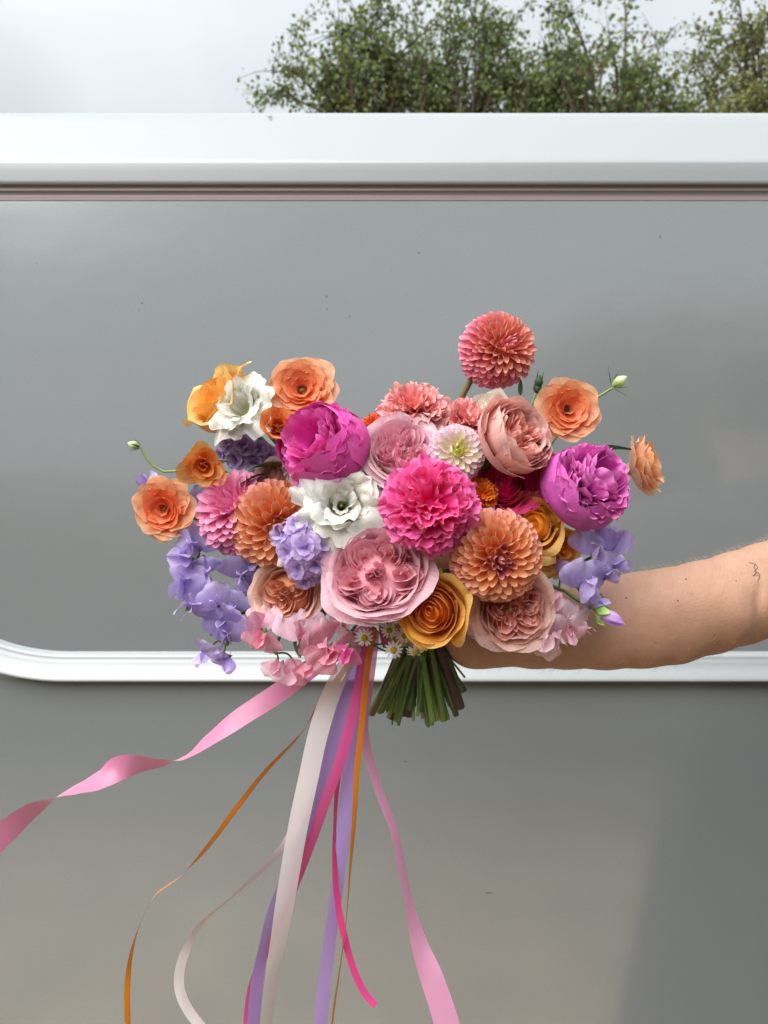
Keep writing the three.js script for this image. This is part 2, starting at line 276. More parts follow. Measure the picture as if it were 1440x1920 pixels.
const mul = (...m) => m.reduce((a, b) => a.multiply(b), new THREE.Matrix4());
// frame whose +y looks where the flower looks: yaw to the right of the photo, pitch up, and a roll about itself
function facing(yaw, pitch, roll = 0) {
  const a = yaw * D2R, b = pitch * D2R, y = V(Math.sin(a) * Math.cos(b), Math.sin(b), Math.cos(a) * Math.cos(b));
  const ref = Math.abs(y.y) > .95 ? V(0, 0, -1) : V(0, 1, 0), x = ref.clone().cross(y).normalize(), z = x.clone().cross(y);   // +z points down in the picture
  return new THREE.Matrix4().makeBasis(x, y, z).multiply(mY(roll * D2R));
}
function put(fl, geo, mat, M, name = 'petal', parent) { const m = part(name, geo, mat, parent ?? fl); m.applyMatrix4(fl.userData_frame ? fl.userData_frame.clone().multiply(M) : M); return m; }

// ------------------------------------------------------------------ flowers
const BIND = P(786, 1188, .705), G_ALL = 'flowers of the bouquet';
const stemEnds = [[697, 1343], [705, 1318], [716, 1336], [725, 1334], [735, 1353], [741, 1330], [747, 1357], [757, 1338], [766, 1345], [775, 1347], [783, 1340], [792, 1352], [803, 1360], [812, 1347], [822, 1351], [829, 1338], [837, 1343], [845, 1330], [855, 1333], [862, 1322], [868, 1306], [872, 1291], [852, 1318], [832, 1352], [810, 1354], [790, 1336], [768, 1330], [745, 1340], [728, 1345], [710, 1330]];
const stemGreen = [0x5a7034, 0x4c6a34, 0x7d9450, 0x64843e, 0x445a2c].map((h) => new THREE.MeshStandardMaterial({ color: C(h), roughness: .6 }));
const stemBrown = new THREE.MeshStandardMaterial({ color: C(0x4c3836), roughness: .75 });
const stemTan = new THREE.MeshStandardMaterial({ color: C(0x6d6236), roughness: .65 });
const leafGreen = new THREE.MeshPhysicalMaterial({ vertexColors: true, roughness: .5, transmission: .15, thickness: 0, side: THREE.DoubleSide, bumpMap: petalBump, bumpScale: .0008 });
const sr = rng(4242); let stemCount = 0;
const stemSlots = stemEnds.map((e, i) => i);
function stemPath(from, back, k, bendK = .5) { // from the head through the hand to a cut end
  const [ex, ey] = stemEnds[k % stemEnds.length], late = k >= stemEnds.length, end = P(ex + (late ? (sr() - .5) * 12 : 0), ey + (sr() - .5) * 16 - (late ? 34 * sr() : 0), .700 + ((k * 7) % 10) / 10 * .045 + (late ? .02 : 0));
  const off = V((end.x - BIND.x) * .24 + (sr() - .5) * .016, (sr() - .5) * .006, (sr() - .5) * .030);
  const b = BIND.clone().add(off); b.z = clamp(b.z, BIND.z - .026, BIND.z + .026);
  const m = from.clone().lerp(b, .5).addScaledVector(back, from.distanceTo(b) * .22); m.z = Math.min(m.z, Math.max(from.z, b.z) - .004);
  return [from, m, b.clone().lerp(m, .18), b, b.clone().lerp(end, .5), end];
}
function addStem(fl, dir, o = {}) {
  if ([4, 8, 19].includes(stemCount)) stemCount++;
  const back = dir.clone().multiplyScalar(-1), k = o.slot ?? (stemCount++), from = fl.position.clone().addScaledVector(back, o.off ?? .012);
  const pts = (o.path ? [...o.path, ...stemPath(o.path[o.path.length - 1], back, k).slice(2)] : stemPath(from, back, k)).map((p) => p.clone().sub(fl.position));
  const mat = o.mat ?? stemGreen[Math.floor(sr() * 5)], r = o.r ?? .0021 + sr() * .0017;
  const g = tubeAlong(pts, r, 40, 8), cap = new THREE.CircleGeometry(r, 8), e = pts[pts.length - 1], d = e.clone().sub(pts[pts.length - 2]).normalize();
  cap.applyQuaternion(new THREE.Quaternion().setFromUnitVectors(V(0, 0, 1), d)); cap.translate(e.x, e.y, e.z);
  const cut = part('cut_end', cap, cutMat, part('stem', g, mat, fl)); return cut;
}
const cutMat = new THREE.MeshStandardMaterial({ color: C(0x6b7a45), roughness: .8, side: THREE.DoubleSide });
function addLeaf(fl, world, yaw, pitch, L, W = .3, seed = 1, hex = ['#2c4a24', '#33552a', '#2f4d26']) {
  const g = petalGeo({ nu: 6, nv: 10, L: 1, W, point: .72, cup: .5, bend: -.5, crease: .08, ruf: .02, rf: 3, seed, cols: hex });
  const m = part('leaf', g, leafGreen, fl); const M = facing(yaw, pitch); // the leaf runs along the facing direction
  const f = mul(M, mX(-Math.PI / 2), mS(L)); f.setPosition(world.clone().sub(fl.position)); m.applyMatrix4(f); return m;
}
function flower(name, label, cat, px, py, d, yaw, pitch, roll, group) {
  const f = thing(name, label, cat, P(px, py, d), group ?? G_ALL), M = facing(yaw, pitch, roll);
  return { f, M, dir: V(0, 1, 0).transformDirection(M), R: (rpx) => rpx / F * d, put: (geo, mat, m, n = 'petal') => { const q = part(n, geo, mat, f); q.applyMatrix4(M.clone().multiply(m)); return q; } };
}
const greens = ['#5d7a3a', '#6f8c46', '#7d9a52'];
function calyx(F_, R, y0, hex = 0x55703a) { const pts = [[.02, -.30], [.12, -.28], [.26, -.16], [.36, .02], [.42, .2]].map(([a, b]) => new THREE.Vector2(a * R, y0 + b * R)); F_.put(new THREE.LatheGeometry(pts, 10), new THREE.MeshStandardMaterial({ color: C(hex), roughness: .7, side: THREE.DoubleSide }), new THREE.Matrix4(), 'calyx'); }

function dahlia(label, px, py, rpx, d, yaw, pitch, o = {}) {
  const X = flower('dahlia', label, 'dahlia', px, py, d, yaw, pitch, o.roll ?? 0), R = X.R(rpx), n = o.n ?? 210, r = rng(px + py), max = 1 - Math.cos((o.reach ?? 118) * D2R);
  for (let i = 0; i < n; i++) {
    const t = (i + .5) / n, psi = Math.acos(1 - t * max), s = sm(0, .7, psi), L = R * lerp(.30, o.len ?? .58, s), W = lerp(.06, o.w ?? .165, s);
    const b = Math.max(0, Math.min(5, Math.floor(psi / ((o.reach ?? 118) * D2R) * 6 + (r() - .5) * .5 - .15))), cols = [grad(o.base.map(C), b / 5), grad(o.tips.map(C), b / 5)];
    const g = petalGeo({ nu: 6, nv: 7, L: 1, W: W / (L / R), base: .6, mid: .6, end: .92, k: o.k ?? .26, kn: 2.2, cup: lerp(1.75, o.cup ?? 1.25, s), bend: lerp(.5, o.rec ?? -.35, s), bendp: 1.6, ruf: .012, seed: b * 3 + i % 3, cols: ['#' + cols[0].getHexString(), '#' + cols[0].clone().lerp(cols[1], .45).getHexString(), '#' + cols[1].getHexString()], rim: '#' + cols[1].clone().lerp(new THREE.Color(1, .92, .9), o.rimk ?? .12).getHexString(), notch: o.notch ?? 0 });
    const phi = i * 2.39996 + (r() - .5) * .12, dl = psi + (o.lean ?? .25) * s - .25 * (1 - s), rs = R - L + (r() - .5) * R * .035;
    X.put(g, petalMat(o.tr ?? .22, i % 3), mul(mY(phi), mT(0, rs * Math.cos(psi) * (o.flat ?? .85), rs * Math.sin(psi)), mX(-(Math.PI / 2 - dl) + (r() - .5) * .22), mZ((r() - .5) * .4), mS(L * (.93 + r() * .12), L, L * (.93 + r() * .12))));
  }
  if (o.eye) { const g = new THREE.SphereGeometry(R * (o.eyeR ?? .10), 12, 8).scale(1, .5, 1); X.put(g, new THREE.MeshStandardMaterial({ color: C(o.eye), roughness: .8 }), mT(0, R * .62 * (o.flat ?? .85), 0), 'centre'); }
  part('core', new THREE.SphereGeometry(R * .42, 12, 10), new THREE.MeshStandardMaterial({ color: C(o.base[2]), roughness: .9 }), X.f);
  calyx(X, R, -R * .62); addStem(X.f, X.dir, { off: R * .7, ...(o.stem ?? {}) }); return X;
}
function ranunculus(label, px, py, rpx, d, yaw, pitch, o = {}) {
  const X = flower('ranunculus', label, 'ranunculus', px, py, d, yaw, pitch, o.roll ?? 0), R = X.R(rpx), r = rng(px * 3 + py);
  const rings = o.rings ?? [[6, 1, .54, 2, 0], [6, .93, .52, 8, 0], [6, .78, .46, 15, 1], [6, .60, .38, 24, 2], [5, .40, .26, 38, 3]];
  const outer = o.cols ?? [['#ee9a5c', '#f0a874', '#f3b98c'], ['#ee9050', '#f09c62', '#f3ae7c'], ['#ea8044', '#ee9058', '#f2a26e'], ['#e8743c', '#ec8650', '#f09a66']];
  rings.forEach(([n, L, W, tilt, c], q) => {
    for (let i = 0; i < n; i++) {
      const l = L * (.93 + r() * .14), g = petalGeo({ nu: 10, nv: 9, L: 1, W: W * 1.12 / L, base: .22, mid: .72, end: .9, k: .40, kn: 2.3, cup: .42 + .15 * q, bend: (o.bend ?? .25) + .1 * q, curl: -.25, ruf: .034, rf: 1.9, notch: .04, seed: q * 5 + i % 3, cols: outer[c], rim: outer[c][2], rimk: .3 });
      X.put(g, petalMat(.38, i % 3, .5), mul(mY((i + q * .5 + (r() - .5) * .25) / n * 6.283), mT(0, q * R * .018, R * .03), mX(-(tilt + (r() - .5) * 12 + (o.tilt ?? 0)) * D2R), mZ((r() - .5) * .3), mS(R * l)));
    }
  });
  const eye = new THREE.SphereGeometry(R * .07, 10, 8).scale(1, .8, 1); X.put(eye, new THREE.MeshStandardMaterial({ color: C(o.eye ?? 0x7a5a24), roughness: .8 }), mT(0, R * .10, 0), 'centre');
  const st = []; for (let i = 0; i < 22; i++) { const a = i * 2.4, q = R * (.10 + r() * .06); st.push(taperTube([V(q * .6 * Math.cos(a), R * .05, q * .6 * Math.sin(a)), V(q * Math.cos(a), R * .18, q * Math.sin(a))], R * .012, R * .018, 2, 4)); }
  X.put(mergeGeometries(st), new THREE.MeshStandardMaterial({ color: C(o.stamen ?? 0x9a5a2a), roughness: .8 }), new THREE.Matrix4(), 'stamens');
  calyx(X, R * .45, -R * .02, 0x8a9a50); addStem(X.f, X.dir, { off: R * .2, r: .0016, ...(o.stem ?? {}) }); return X;
}
function peony(label, px, py, rpx, d, yaw, pitch, o = {}) {
  const X = flower('peony', label, 'peony', px, py, d, yaw, pitch, o.roll ?? 0), R = X.R(rpx), r = rng(px * 5 + py), y0 = -.82;
  const cols = o.cols ?? ['#9c1a68', '#c23a92', '#cc4fa2'], inn = o.inn ?? ['#b0187c', '#cc3a9c', '#dc6cb6'];
  const guards = o.guards ?? [[0, .98, 1.0, 1.5], [1.25, .97, .95, 1.45], [2.5, .97, .95, 1.32], [3.75, .97, .95, 1.42], [5.0, .98, 1.0, 1.5], [.7, .92, .9, 1.56], [1.9, .91, .9, 1.52], [3.1, .91, .9, 1.5], [4.4, .91, .9, 1.54], [5.6, .92, .9, 1.56]];
  guards.forEach(([phi, rr, half, H, fl = 0, r2 = .80], i) => {
    const g = wrapGeo({ nu: 14, nv: 12, H, r0: .22, r1: rr, r2: rr * r2, half, base: .6, k: .26, kn: 3, flare: fl, ruf: .028, rf: 1.4, notch: .04, seed: i + 1, cols, rim: cols[2], rimk: .4 });
    X.put(g, petalMat(.18, i % 3, .5), mul(mT(0, y0 * R, 0), mY(phi), mX((r() - .5) * .06), mS(R)));
  });
  const nI = o.inner ?? 64;
  for (let i = 0; i < nI; i++) {
    const t = (i + .5) / nI, psi = lerp(6, 78, Math.sqrt(t)) * D2R, L = R * lerp(.62, .80, r()), ps = psi + .5, rs = R * .34;
    const g = petalGeo({ nu: 12, nv: 8, L: 1, W: .46, base: .45, mid: .7, end: .95, k: .20, kn: 2.4, cup: .75, bend: .75, curl: -.5 * (i % 2), ruf: .075, rf: 1.7, rp: 1.6, notch: .10, seed: i % 9, cols: inn, rim: o.rim ?? '#dd86c0', rimk: .4 });
    X.put(g, petalMat(.2, i % 3, .55), mul(mY(i * 2.39996 + (r() - .5) * .5), mT(0, rs * Math.cos(ps), rs * Math.sin(ps)), mX(-(Math.PI / 2 - psi - .12) + (r() - .5) * .3), mZ((r() - .5) * .7), mS(L)));
  }
  X.put(new THREE.SphereGeometry(R * .5, 12, 10).translate(0, -R * .3, 0), new THREE.MeshStandardMaterial({ color: C(inn[1]), roughness: .9 }), new THREE.Matrix4(), 'core');
  calyx(X, R * .8, -R * .68, 0x4c5f30); addStem(X.f, X.dir, { off: R * .95, r: .0032, ...(o.stem ?? {}) }); return X;
}
function gardenRose(label, px, py, rpx, d, yaw, pitch, o = {}) { // many-petalled, the middle folded into quarters
  const X = flower('garden_rose', label, 'rose', px, py, d, yaw, pitch, o.roll ?? 0), R = X.R(rpx), r = rng(px * 7 + py), y0 = -.5, sx = o.sx ?? 1;
  const oc = o.outer, ic = o.inner, sc = mS(R * sx, R, R), rows = o.rows ?? [[5, .94, 1.02, .16, .74, .9], [5, .88, .92, .12, .82, .9], [5, .80, .82, .07, .86, .9], [5, .70, .72, .05, .88, .85]];
  rows.forEach(([n, r1, r2, fl, H, half], q) => { for (let i = 0; i < n; i++) {
    const g = wrapGeo({ nu: 12, nv: 10, H: H * (.92 + .16 * r()), r0: .2, r1, r2: r2 * (.95 + .10 * r()), half, base: .5, k: .2, flare: fl, droop: .8, ruf: o.ruf ?? .032, rf: 1.9, notch: .05, tipx: q == 0 ? .05 : 0, seed: q * 7 + i, cols: q < 2 ? oc : [ic[0], oc[1], oc[2]], rim: oc[2], rimk: .5 });
    X.put(g, petalMat(o.tr ?? .25, (i + q) % 3), mul(mT(0, y0 * R, 0), sc, mY((i + q * .45 + (r() - .5) * .35) / n * 6.283), mX((r() - .5) * (q < 2 ? .24 : .08))));
  } });
  const Q = o.quarters ?? 5, sub = o.sub ?? .30;
  for (let q = 0; q < Q; q++) {
    const a = (q + (r() - .5) * .3) / Q * 6.283, folds = o.folds ?? 4;
    for (let k = 0; k < folds; k++) {
      const rr = .05 + k * (.29 / folds) + r() * .02, half = 2.1 - k * .12;
      const g = wrapGeo({ nu: 14, nv: 6, H: .96 - k * .045 + (r() - .5) * .06, r0: rr * .6, r1: rr, r2: rr * 1.12, half, base: .8, k: .12, kn: 4, flare: .055, droop: .3, ruf: .024, rf: 2.0, notch: .03, seed: q * 9 + k + 40, cols: ic, rim: o.edge ?? oc[1], rimk: .6 });
      X.put(g, petalMat(o.tr ?? .25, (k + q) % 3), mul(mT(0, y0 * R, 0), sc, mY(a), mT(0, 0, sub), mS(1.0, 1, 1.35), mY((r() - .5) * .5)));
    }
  }
  for (let i = 0; i < 20; i++) { const g = wrapGeo({ nu: 8, nv: 5, H: .84 + .1 * (i % 3) / 2, r0: .04, r1: .09, r2: .13, half: 1.6, base: .8, k: .2, ruf: .02, rf: 2, seed: i + 70, cols: ic, rim: oc[1], rimk: .5 }); const a = r() * 6.28, q = (i < 12 ? .04 + .16 * (i / 12) : .2 + .35 * r()); X.put(g, petalMat(.25, i % 3), mul(mT(0, y0 * R, 0), sc, mT(q * Math.cos(a), 0, q * Math.sin(a)), mY(r() * 6.28))); }
  X.put(new THREE.SphereGeometry(1, 14, 10).scale(.62 * R * sx, .30 * R, .62 * R), new THREE.MeshStandardMaterial({ color: C(ic[1]), roughness: .9 }), mT(0, -.22 * R, 0), 'core');
  calyx(X, R * .6, -R * .5); addStem(X.f, X.dir, { off: R * .62, ...(o.stem ?? {}) }); return X;
}
function rose(label, px, py, rpx, d, yaw, pitch, o = {}) { // a spiral rose with reflexed outer petals
  const X = flower('rose', label, 'rose', px, py, d, yaw, pitch, o.roll ?? 0), R = X.R(rpx), r = rng(px * 11 + py), n = o.n ?? 26, y0 = -(o.low ?? .6), sx = o.sx ?? 1;
  for (let i = 0; i < n; i++) {
    const t = i / (n - 1), rho = .06 + .84 * Math.pow(t, .9), k = Math.min(3, Math.floor(t * 4));
    const cols = o.cols[Math.min(o.cols.length - 1, k)];
    const g = wrapGeo({ nu: 14, nv: 10, H: lerp(o.h0 ?? 1.25, o.h1 ?? 1.08, t) * (.97 + .06 * r()), r0: Math.min(.2, rho * .6), r1: rho, r2: rho * lerp(.92, 1.0, t), half: lerp(2.3, .85, Math.pow(t, .6)), base: .6, k: .18, flare: lerp(.0, o.flare ?? .22, t * t), droop: .9, ruf: lerp(.006, o.ruf ?? .03, t), rf: 1.6, tipx: t > .5 ? .05 : 0, seed: i + 3, cols, rim: cols[2], rimk: .5 });
    X.put(g, petalMat(o.tr ?? .28, i % 3), mul(mT(0, y0 * R, 0), mS(R * sx, R, R), mY(i * 2.3999 + (r() - .5) * .3), mX((r() - .5) * .05)));
  }
  X.put(new THREE.SphereGeometry(1, 12, 10).scale(.5 * R * sx, .45 * R, .5 * R), new THREE.MeshStandardMaterial({ color: C(o.cols[0][1]), roughness: .9 }), mT(0, -.15 * R, 0), 'core');
  calyx(X, R * .6, y0 * R + .05 * R); addStem(X.f, X.dir, { off: R * .7, ...(o.stem ?? {}) }); return X;
}
function lisianthus(label, px, py, rpx, d, yaw, pitch, o = {}) {
  const X = flower('lisianthus', label, 'lisianthus', px, py, d, yaw, pitch, o.roll ?? 0), R = X.R(rpx), r = rng(px * 13 + py);
  const cols = ['#c8cfa6', '#d6d8cc', '#d8d8d2'];
  const rows = o.rows ?? [[3, .13, .2, .05, .80, 1.5], [3, .22, .30, .08, .86, 1.2], [3, .34, .46, .12, .95, 1.2], [4, .44, .60, .26, .95, 1.15], [5, .52, .70, .46, .90, 1.0], [5, .55, .72, .66, .74, .9]];
  rows.forEach(([m, r1, r2, fl, H, half], q) => { for (let i = 0; i < m; i++) {
    const g = wrapGeo({ nu: 18, nv: 12, H: H * (.82 + .34 * r()), r0: .08, r1, r2: r2 * (.85 + .3 * r()), half, base: .5, k: .20, flare: fl * (.6 + .8 * r()), droop: .75, ruf: .022 + .014 * q, rf: 2.2, notch: .03, seed: q * 11 + i, cols, lift: 1.26 });
    X.put(g, petalMat(.25, i % 3 ? 0 : 2, .6), mul(mT(0, -.5 * R, 0), mS(R), mY((i + q * .4 + (r() - .5) * .4) / m * 6.283), mX((r() - .5) * .34)));
  } });
  X.put(taperTube([V(0, 0, 0), V(0, R * .2, 0), V(R * .02, R * .34, 0)], R * .035, R * .022, 4, 7), new THREE.MeshStandardMaterial({ color: C(0xc4ca84), roughness: .7 }), mT(0, -.3 * R, 0), 'pistil');
  calyx(X, R * .45, -R * .5); addStem(X.f, X.dir, { off: R * .6, ...(o.stem ?? {}) }); return X;
}
function carnation(label, px, py, rpx, d, yaw, pitch, o = {}) {
  const X = flower('carnation', label, 'carnation', px, py, d, yaw, pitch, o.roll ?? 0), R = X.R(rpx), r = rng(px * 17 + py), n = o.n ?? 54;
  for (let i = 0; i < n; i++) {
    const t = (i + .5) / n, psi = lerp(4, o.reach ?? 104, Math.pow(t, .62)) * D2R;
    const b = Math.min(2, Math.floor(t * 3)), g = petalGeo({ nu: 22, nv: 8, L: 1, W: .62, base: .12, mid: .95, end: 1, k: .16, kn: 2, cup: .35, bend: -.25, ruf: .10 + .02 * (i % 3), rf: 3.2, rp: 1.5, saw: .055, sawn: 9 + i % 3, seed: (b * 7 + i % 7), cols: o.cols[Math.min(b, o.cols.length - 1)], rim: o.rim, rimk: o.rimk ?? .35 });
    const L = R * lerp(.66, .80, t) * (.92 + .14 * r()), rs = R * lerp(.10, .24, t);
    X.put(g, petalMat(.22, i % 3, .7), mul(mY(i * 2.39996 + (r() - .5) * .3), mT(0, rs * Math.cos(psi), rs * Math.sin(psi)), mX(-(Math.PI / 2 - psi) + (r() - .5) * .4), mZ((r() - .5) * 1.2), mS(L)));
  }
  part('core', new THREE.SphereGeometry(R * .36, 12, 10), new THREE.MeshStandardMaterial({ color: C(o.cols[0][1]), roughness: .9 }), X.f);
  calyx(X, R * .5, -R * .55); addStem(X.f, X.dir, { off: R * .65, ...(o.stem ?? {}) }); return X;
}
// a sweet pea stem: several butterfly blossoms on one stalk
const sweetGreen = new THREE.MeshStandardMaterial({ color: C(0x4f6a35), roughness: .65 });
function sweetPea(label, blossoms, o) {
  const c0 = blossoms[0], f = thing('sweet_pea', label, 'sweet pea', P(c0[0], c0[1], c0[3]), G_ALL), r = rng(c0[0] * 3 + c0[1]);
  const dir = V(0, 0, 1);
  blossoms.forEach(([px, py, rpx, d, yaw, pitch, roll = 0, pal = 0], i) => {
    const R = rpx * 1.12 / F * d, M = facing(yaw + (r() - .5) * 30, pitch + (r() - .5) * 24, roll + 180 + (r() - .5) * 40), pc = o.pals[pal];
    const std = petalGeo({ nu: 16, nv: 10, L: 1.15, W: .95, base: .35, mid: .55, end: .9, k: .34, kn: 2.2, cup: -.7, bend: -.2, curl: -.7, ruf: .10, rf: 2.3, rp: 1.5, notch: .10, crease: .10, seed: (i + c0[0]) % 6, cols: pc[0] });
    const b = part('blossom', std, petalMat(.40, i % 3, .6), f);
    b.applyMatrix4(mul(mT(...P(px, py, d).sub(f.position).toArray()), M, mT(0, -R * .1, -R * .38), mX(-.25 + (r() - .5) * .5), mS(R * (.8 + .35 * r()), R, R * (.85 + .25 * r()))));
    const wing = petalGeo({ nu: 9, nv: 8, L: .88, W: .52, base: .3, mid: .6, end: .9, k: .35, kn: 2.2, cup: .75, bend: .35, curl: -.4, ruf: .08, rf: 1.5, seed: (i + 2) % 5, cols: pc[1] });
    for (const s of [-1, 1]) { const w = part('wing_petal', wing, petalMat(.36, (i + 1) % 3, .6), b); w.applyMatrix4(mul(mT(s * .06, .04, .10), mX(-.85), mZ(s * 1.1), mY(s * .35))); }
    const keel = part('keel', petalGeo({ nu: 6, nv: 6, L: .42, W: .2, base: .4, k: .5, kn: 2, cup: 1.5, bend: .5, seed: 1, cols: [pc[1][2], pc[1][1], pc[1][1]] }), petalMat(.3, 0, .6), b); keel.applyMatrix4(mul(mT(0, .05, .05), mX(-.9)));
    const cal = new THREE.ConeGeometry(.13, .24, 7, 1, true).rotateX(-Math.PI / 2).translate(0, -.04, -.08); part('calyx', cal, sweetGreen, b);
  });
  // stalk threads the blossoms' backs
  const ordered = blossoms.map(([px, py, rpx, d]) => P(px, py, d + .010));
  const path = o.path;
  for (const q of ordered) { let best = path[0]; for (const p of path) if (p.distanceTo(q) < best.distanceTo(q)) best = p; const m = best.clone().lerp(q, .5).add(V(0, .006, -.004)); part('pedicel', tubeAlong([best, m, q].map((p) => p.clone().sub(f.position)), .0009, 8, 5), sweetGreen, f); }
  addStem(f, dir, { path, r: .0014, mat: sweetGreen });
  return f;
}
function stock(label, px, py, d, yaw, pitch, florets, o = {}) { // a spike of small double florets
  const f = thing('stock_flower', label, 'stock flower', P(px, py, d), G_ALL), r = rng(px + py * 3);
  florets.forEach(([dx, dy, dd, rp, y, p], i) => {
    const R = rp / F * d, n = o.single?.includes(i) ? 4 : 11, pos = P(px + dx, py + dy, d + dd).sub(f.position);
    const fl = part('floret', new THREE.SphereGeometry(R * .12, 7, 6), n == 4 ? floretGreen : floretCore, f); fl.applyMatrix4(mT(...pos.toArray()).multiply(facing(y, p, i * 50)));
    for (let k = 0; k < n; k++) {
      const t = n == 4 ? .9 : k / n, g = petalGeo({ nu: 8, nv: 6, L: 1, W: n == 4 ? .52 : .48, base: .2, mid: .7, end: .9, k: .28, kn: 2.2, cup: n == 4 ? .25 : -.5, bend: n == 4 ? -.1 : -.75, ruf: .06, rf: 1.8, notch: .07, seed: (k + i) % 6, cols: o.cols[(i + k) % o.cols.length] });
      const q = part('petal', g, petalMat(.35, k % 3, .6), fl); q.applyMatrix4(mul(mY(k * (n == 4 ? 1.571 : 2.4)), mT(0, 0, R * .05), mX(-lerp(1.35, .05, t) + (r() - .5) * .2), mZ((r() - .5) * .5), mS(R * lerp(.75, 1, t))));
    }
  });
  addStem(f, V(Math.sin(yaw * D2R), Math.sin(pitch * D2R), Math.cos(yaw * D2R)).normalize(), { off: .02, ...(o.stem ?? {}) }); return f;
}
const floretCore = new THREE.MeshStandardMaterial({ color: C(0xb9a0cc), roughness: .8 }), floretGreen = new THREE.MeshStandardMaterial({ color: C(0x7d8a4c), roughness: .8 });
const daisyWhite = petalMat(.25, 0, .65), daisyYellow = new THREE.MeshStandardMaterial({ color: C(0xa8901c), roughness: .85 });
function chamomile(label, px, py, rpx, d, yaw, pitch) {
  const X = flower('chamomile', label, 'daisy', px, py, d, yaw, pitch, px * 7), R = X.R(rpx), r = rng(px + py * 5), n = 13;
  for (let i = 0; i < n; i++) { const g = petalGeo({ nu: 4, nv: 6, L: 1, W: .17, base: .5, mid: .6, end: .85, k: .22, kn: 2.2, cup: .35, bend: -.25, notch: .05, seed: i % 4, cols: ['#e8e9d8', '#f3f3ea', '#f6f6f0'] }); X.put(g, daisyWhite, mul(mY((i + (r() - .5) * .4) / n * 6.283), mT(0, 0, R * .24), mX((.02 + r() * .25)), mS(R * .76 * (.9 + r() * .18)))); }
  const dome = [new THREE.SphereGeometry(R * .33, 14, 8, 0, 6.2832, 0, 1.6).scale(1, .75, 1)];
  for (let i = 0; i < 70; i++) { const t = (i + .5) / 70, a = i * 2.4, ps = Math.acos(1 - t * .95); dome.push(new THREE.IcosahedronGeometry(R * .032, 0).translate(R * .33 * Math.sin(ps) * Math.cos(a), R * .25 * Math.cos(ps), R * .33 * Math.sin(ps) * Math.sin(a))); }
  X.put(mergeGeometries(dome.map((g) => g.index ? g.toNonIndexed() : g)), daisyYellow, new THREE.Matrix4(), 'centre');
  addStem(X.f, V(0, .7, .7), { off: .004, r: .0008, mat: sweetGreen, slot: Math.floor(r() * 12) }); return X;
}

// ------------------------------------------------------------------ the bouquet, flower by flower
const coral = { base: ['#d97a5a', '#e08262', '#dd6e68', '#d66472', '#d25e78', '#ce5a78'], tips: ['#c0607e', '#ee9a80', '#f0908a', '#ee8498', '#ea7e9c', '#e6789c'] };
const pinkD = { base: ['#c86a98', '#cf6f9c', '#d070a0', '#cf6c9e', '#c9649a', '#c05a92'], tips: ['#dd8db2', '#e092b8', '#e394bb', '#e292ba', '#dd86b2', '#d67aa8'] };
const peachD = { base: ['#8a3040', '#d4763c', '#e68a50', '#ea8c60', '#ea8a6a', '#e4846e'], tips: ['#b85a62', '#eea068', '#f6a876', '#f8a684', '#f8a28c', '#f49c8e'] };
const blushD = { base: ['#b4b850', '#e2d8b4', '#efd8d8', '#ecc6da', '#e8bad2', '#e2b0cc'], tips: ['#c8c670', '#f0e2d4', '#f5dde6', '#f2d0e0', '#edc2d8', '#e6b2ce'] };
const toHex6 = (a) => a;
dahlia('tall coral pink ball dahlia rising above the whole bouquet on a bare stem', 931, 658, 74, .685, 24, 4, { ...coral, n: 280, flat: .97, lean: .14, cup: 1.5, w: .145, rimk: .3, stem: { path: [P(890, 700, .695), P(862, 752, .70), P(838, 812, .71), P(800, 1000, .72), P(790, 1100, .715)], r: .0029, mat: stemTan } });
dahlia('mauve pink ball dahlia at the left, beside the peach dahlia', 449, 962, 84, .662, -14, 32, { ...pinkD, n: 260, flat: .95, lean: .30, k: .4, cup: 1.0, w: .175, len: .60, rec: -.2 });
dahlia('peach dahlia at the left, half behind the lavender stock', 516, 984, 88, .648, 22, -8, { ...peachD, n: 240, flat: .85, lean: .26, len: .58, w: .165, cup: 1.35, rimk: .25 });
dahlia('large peach dahlia with a dark rosy eye, right of the hot pink carnation', 929, 1042, 91, .603, 4, -8, { ...peachD, n: 280, flat: .74, lean: .24, reach: 108, len: .52, w: .155, cup: 1.5, eye: '#5b5a34', rimk: .22 });
dahlia('small blush white dahlia with a yellow green middle', 855, 850, 59, .632, 4, 4, { ...blushD, n: 190, flat: .62, lean: .42, reach: 100, len: .50, w: .135, cup: .9, notch: .06, eye: '#b4b64c', eyeR: .2 });

ranunculus('largest orange ranunculus, top left beside the white lisianthus', 567, 735, 70, .655, 2, 16, { roll: 20 });
ranunculus('small cupped rust orange ranunculus just under the largest orange one', 522, 806, 47, .640, 6, 18, { tilt: 20, rings: [[5, 1, .54, 26, 2], [5, .84, .48, 44, 3], [4, .66, .40, 60, 3], [4, .46, .3, 72, 2]], cols: [['#d98a4a', '#dc9058', '#e2a070'], ['#c8743a', '#d08046', '#dc945a'], ['#b85c28', '#cc7438', '#dc9058'], ['#a84a1c', '#bb6226', '#d0803e']], stamen: 0xc9a060, eye: 0xa08040 });
ranunculus('amber ranunculus at the left with a long petal hood above its cup', 384, 868, 46, .648, 4, -24, { roll: 180, rings: [[3, 1.25, .52, 22, 1], [5, .92, .44, 24, 1], [5, .72, .40, 46, 2], [4, .46, .3, 66, 2]], cols: [['#e09a50', '#e6a560', '#ecb67c'], ['#d88a3e', '#df9648', '#e6a860'], ['#cc7428', '#d88438', '#e49c50'], ['#b45c1c', '#cc7428', '#d88a3c']], eye: 0x6a5a20, stamen: 0x8a7a30 });
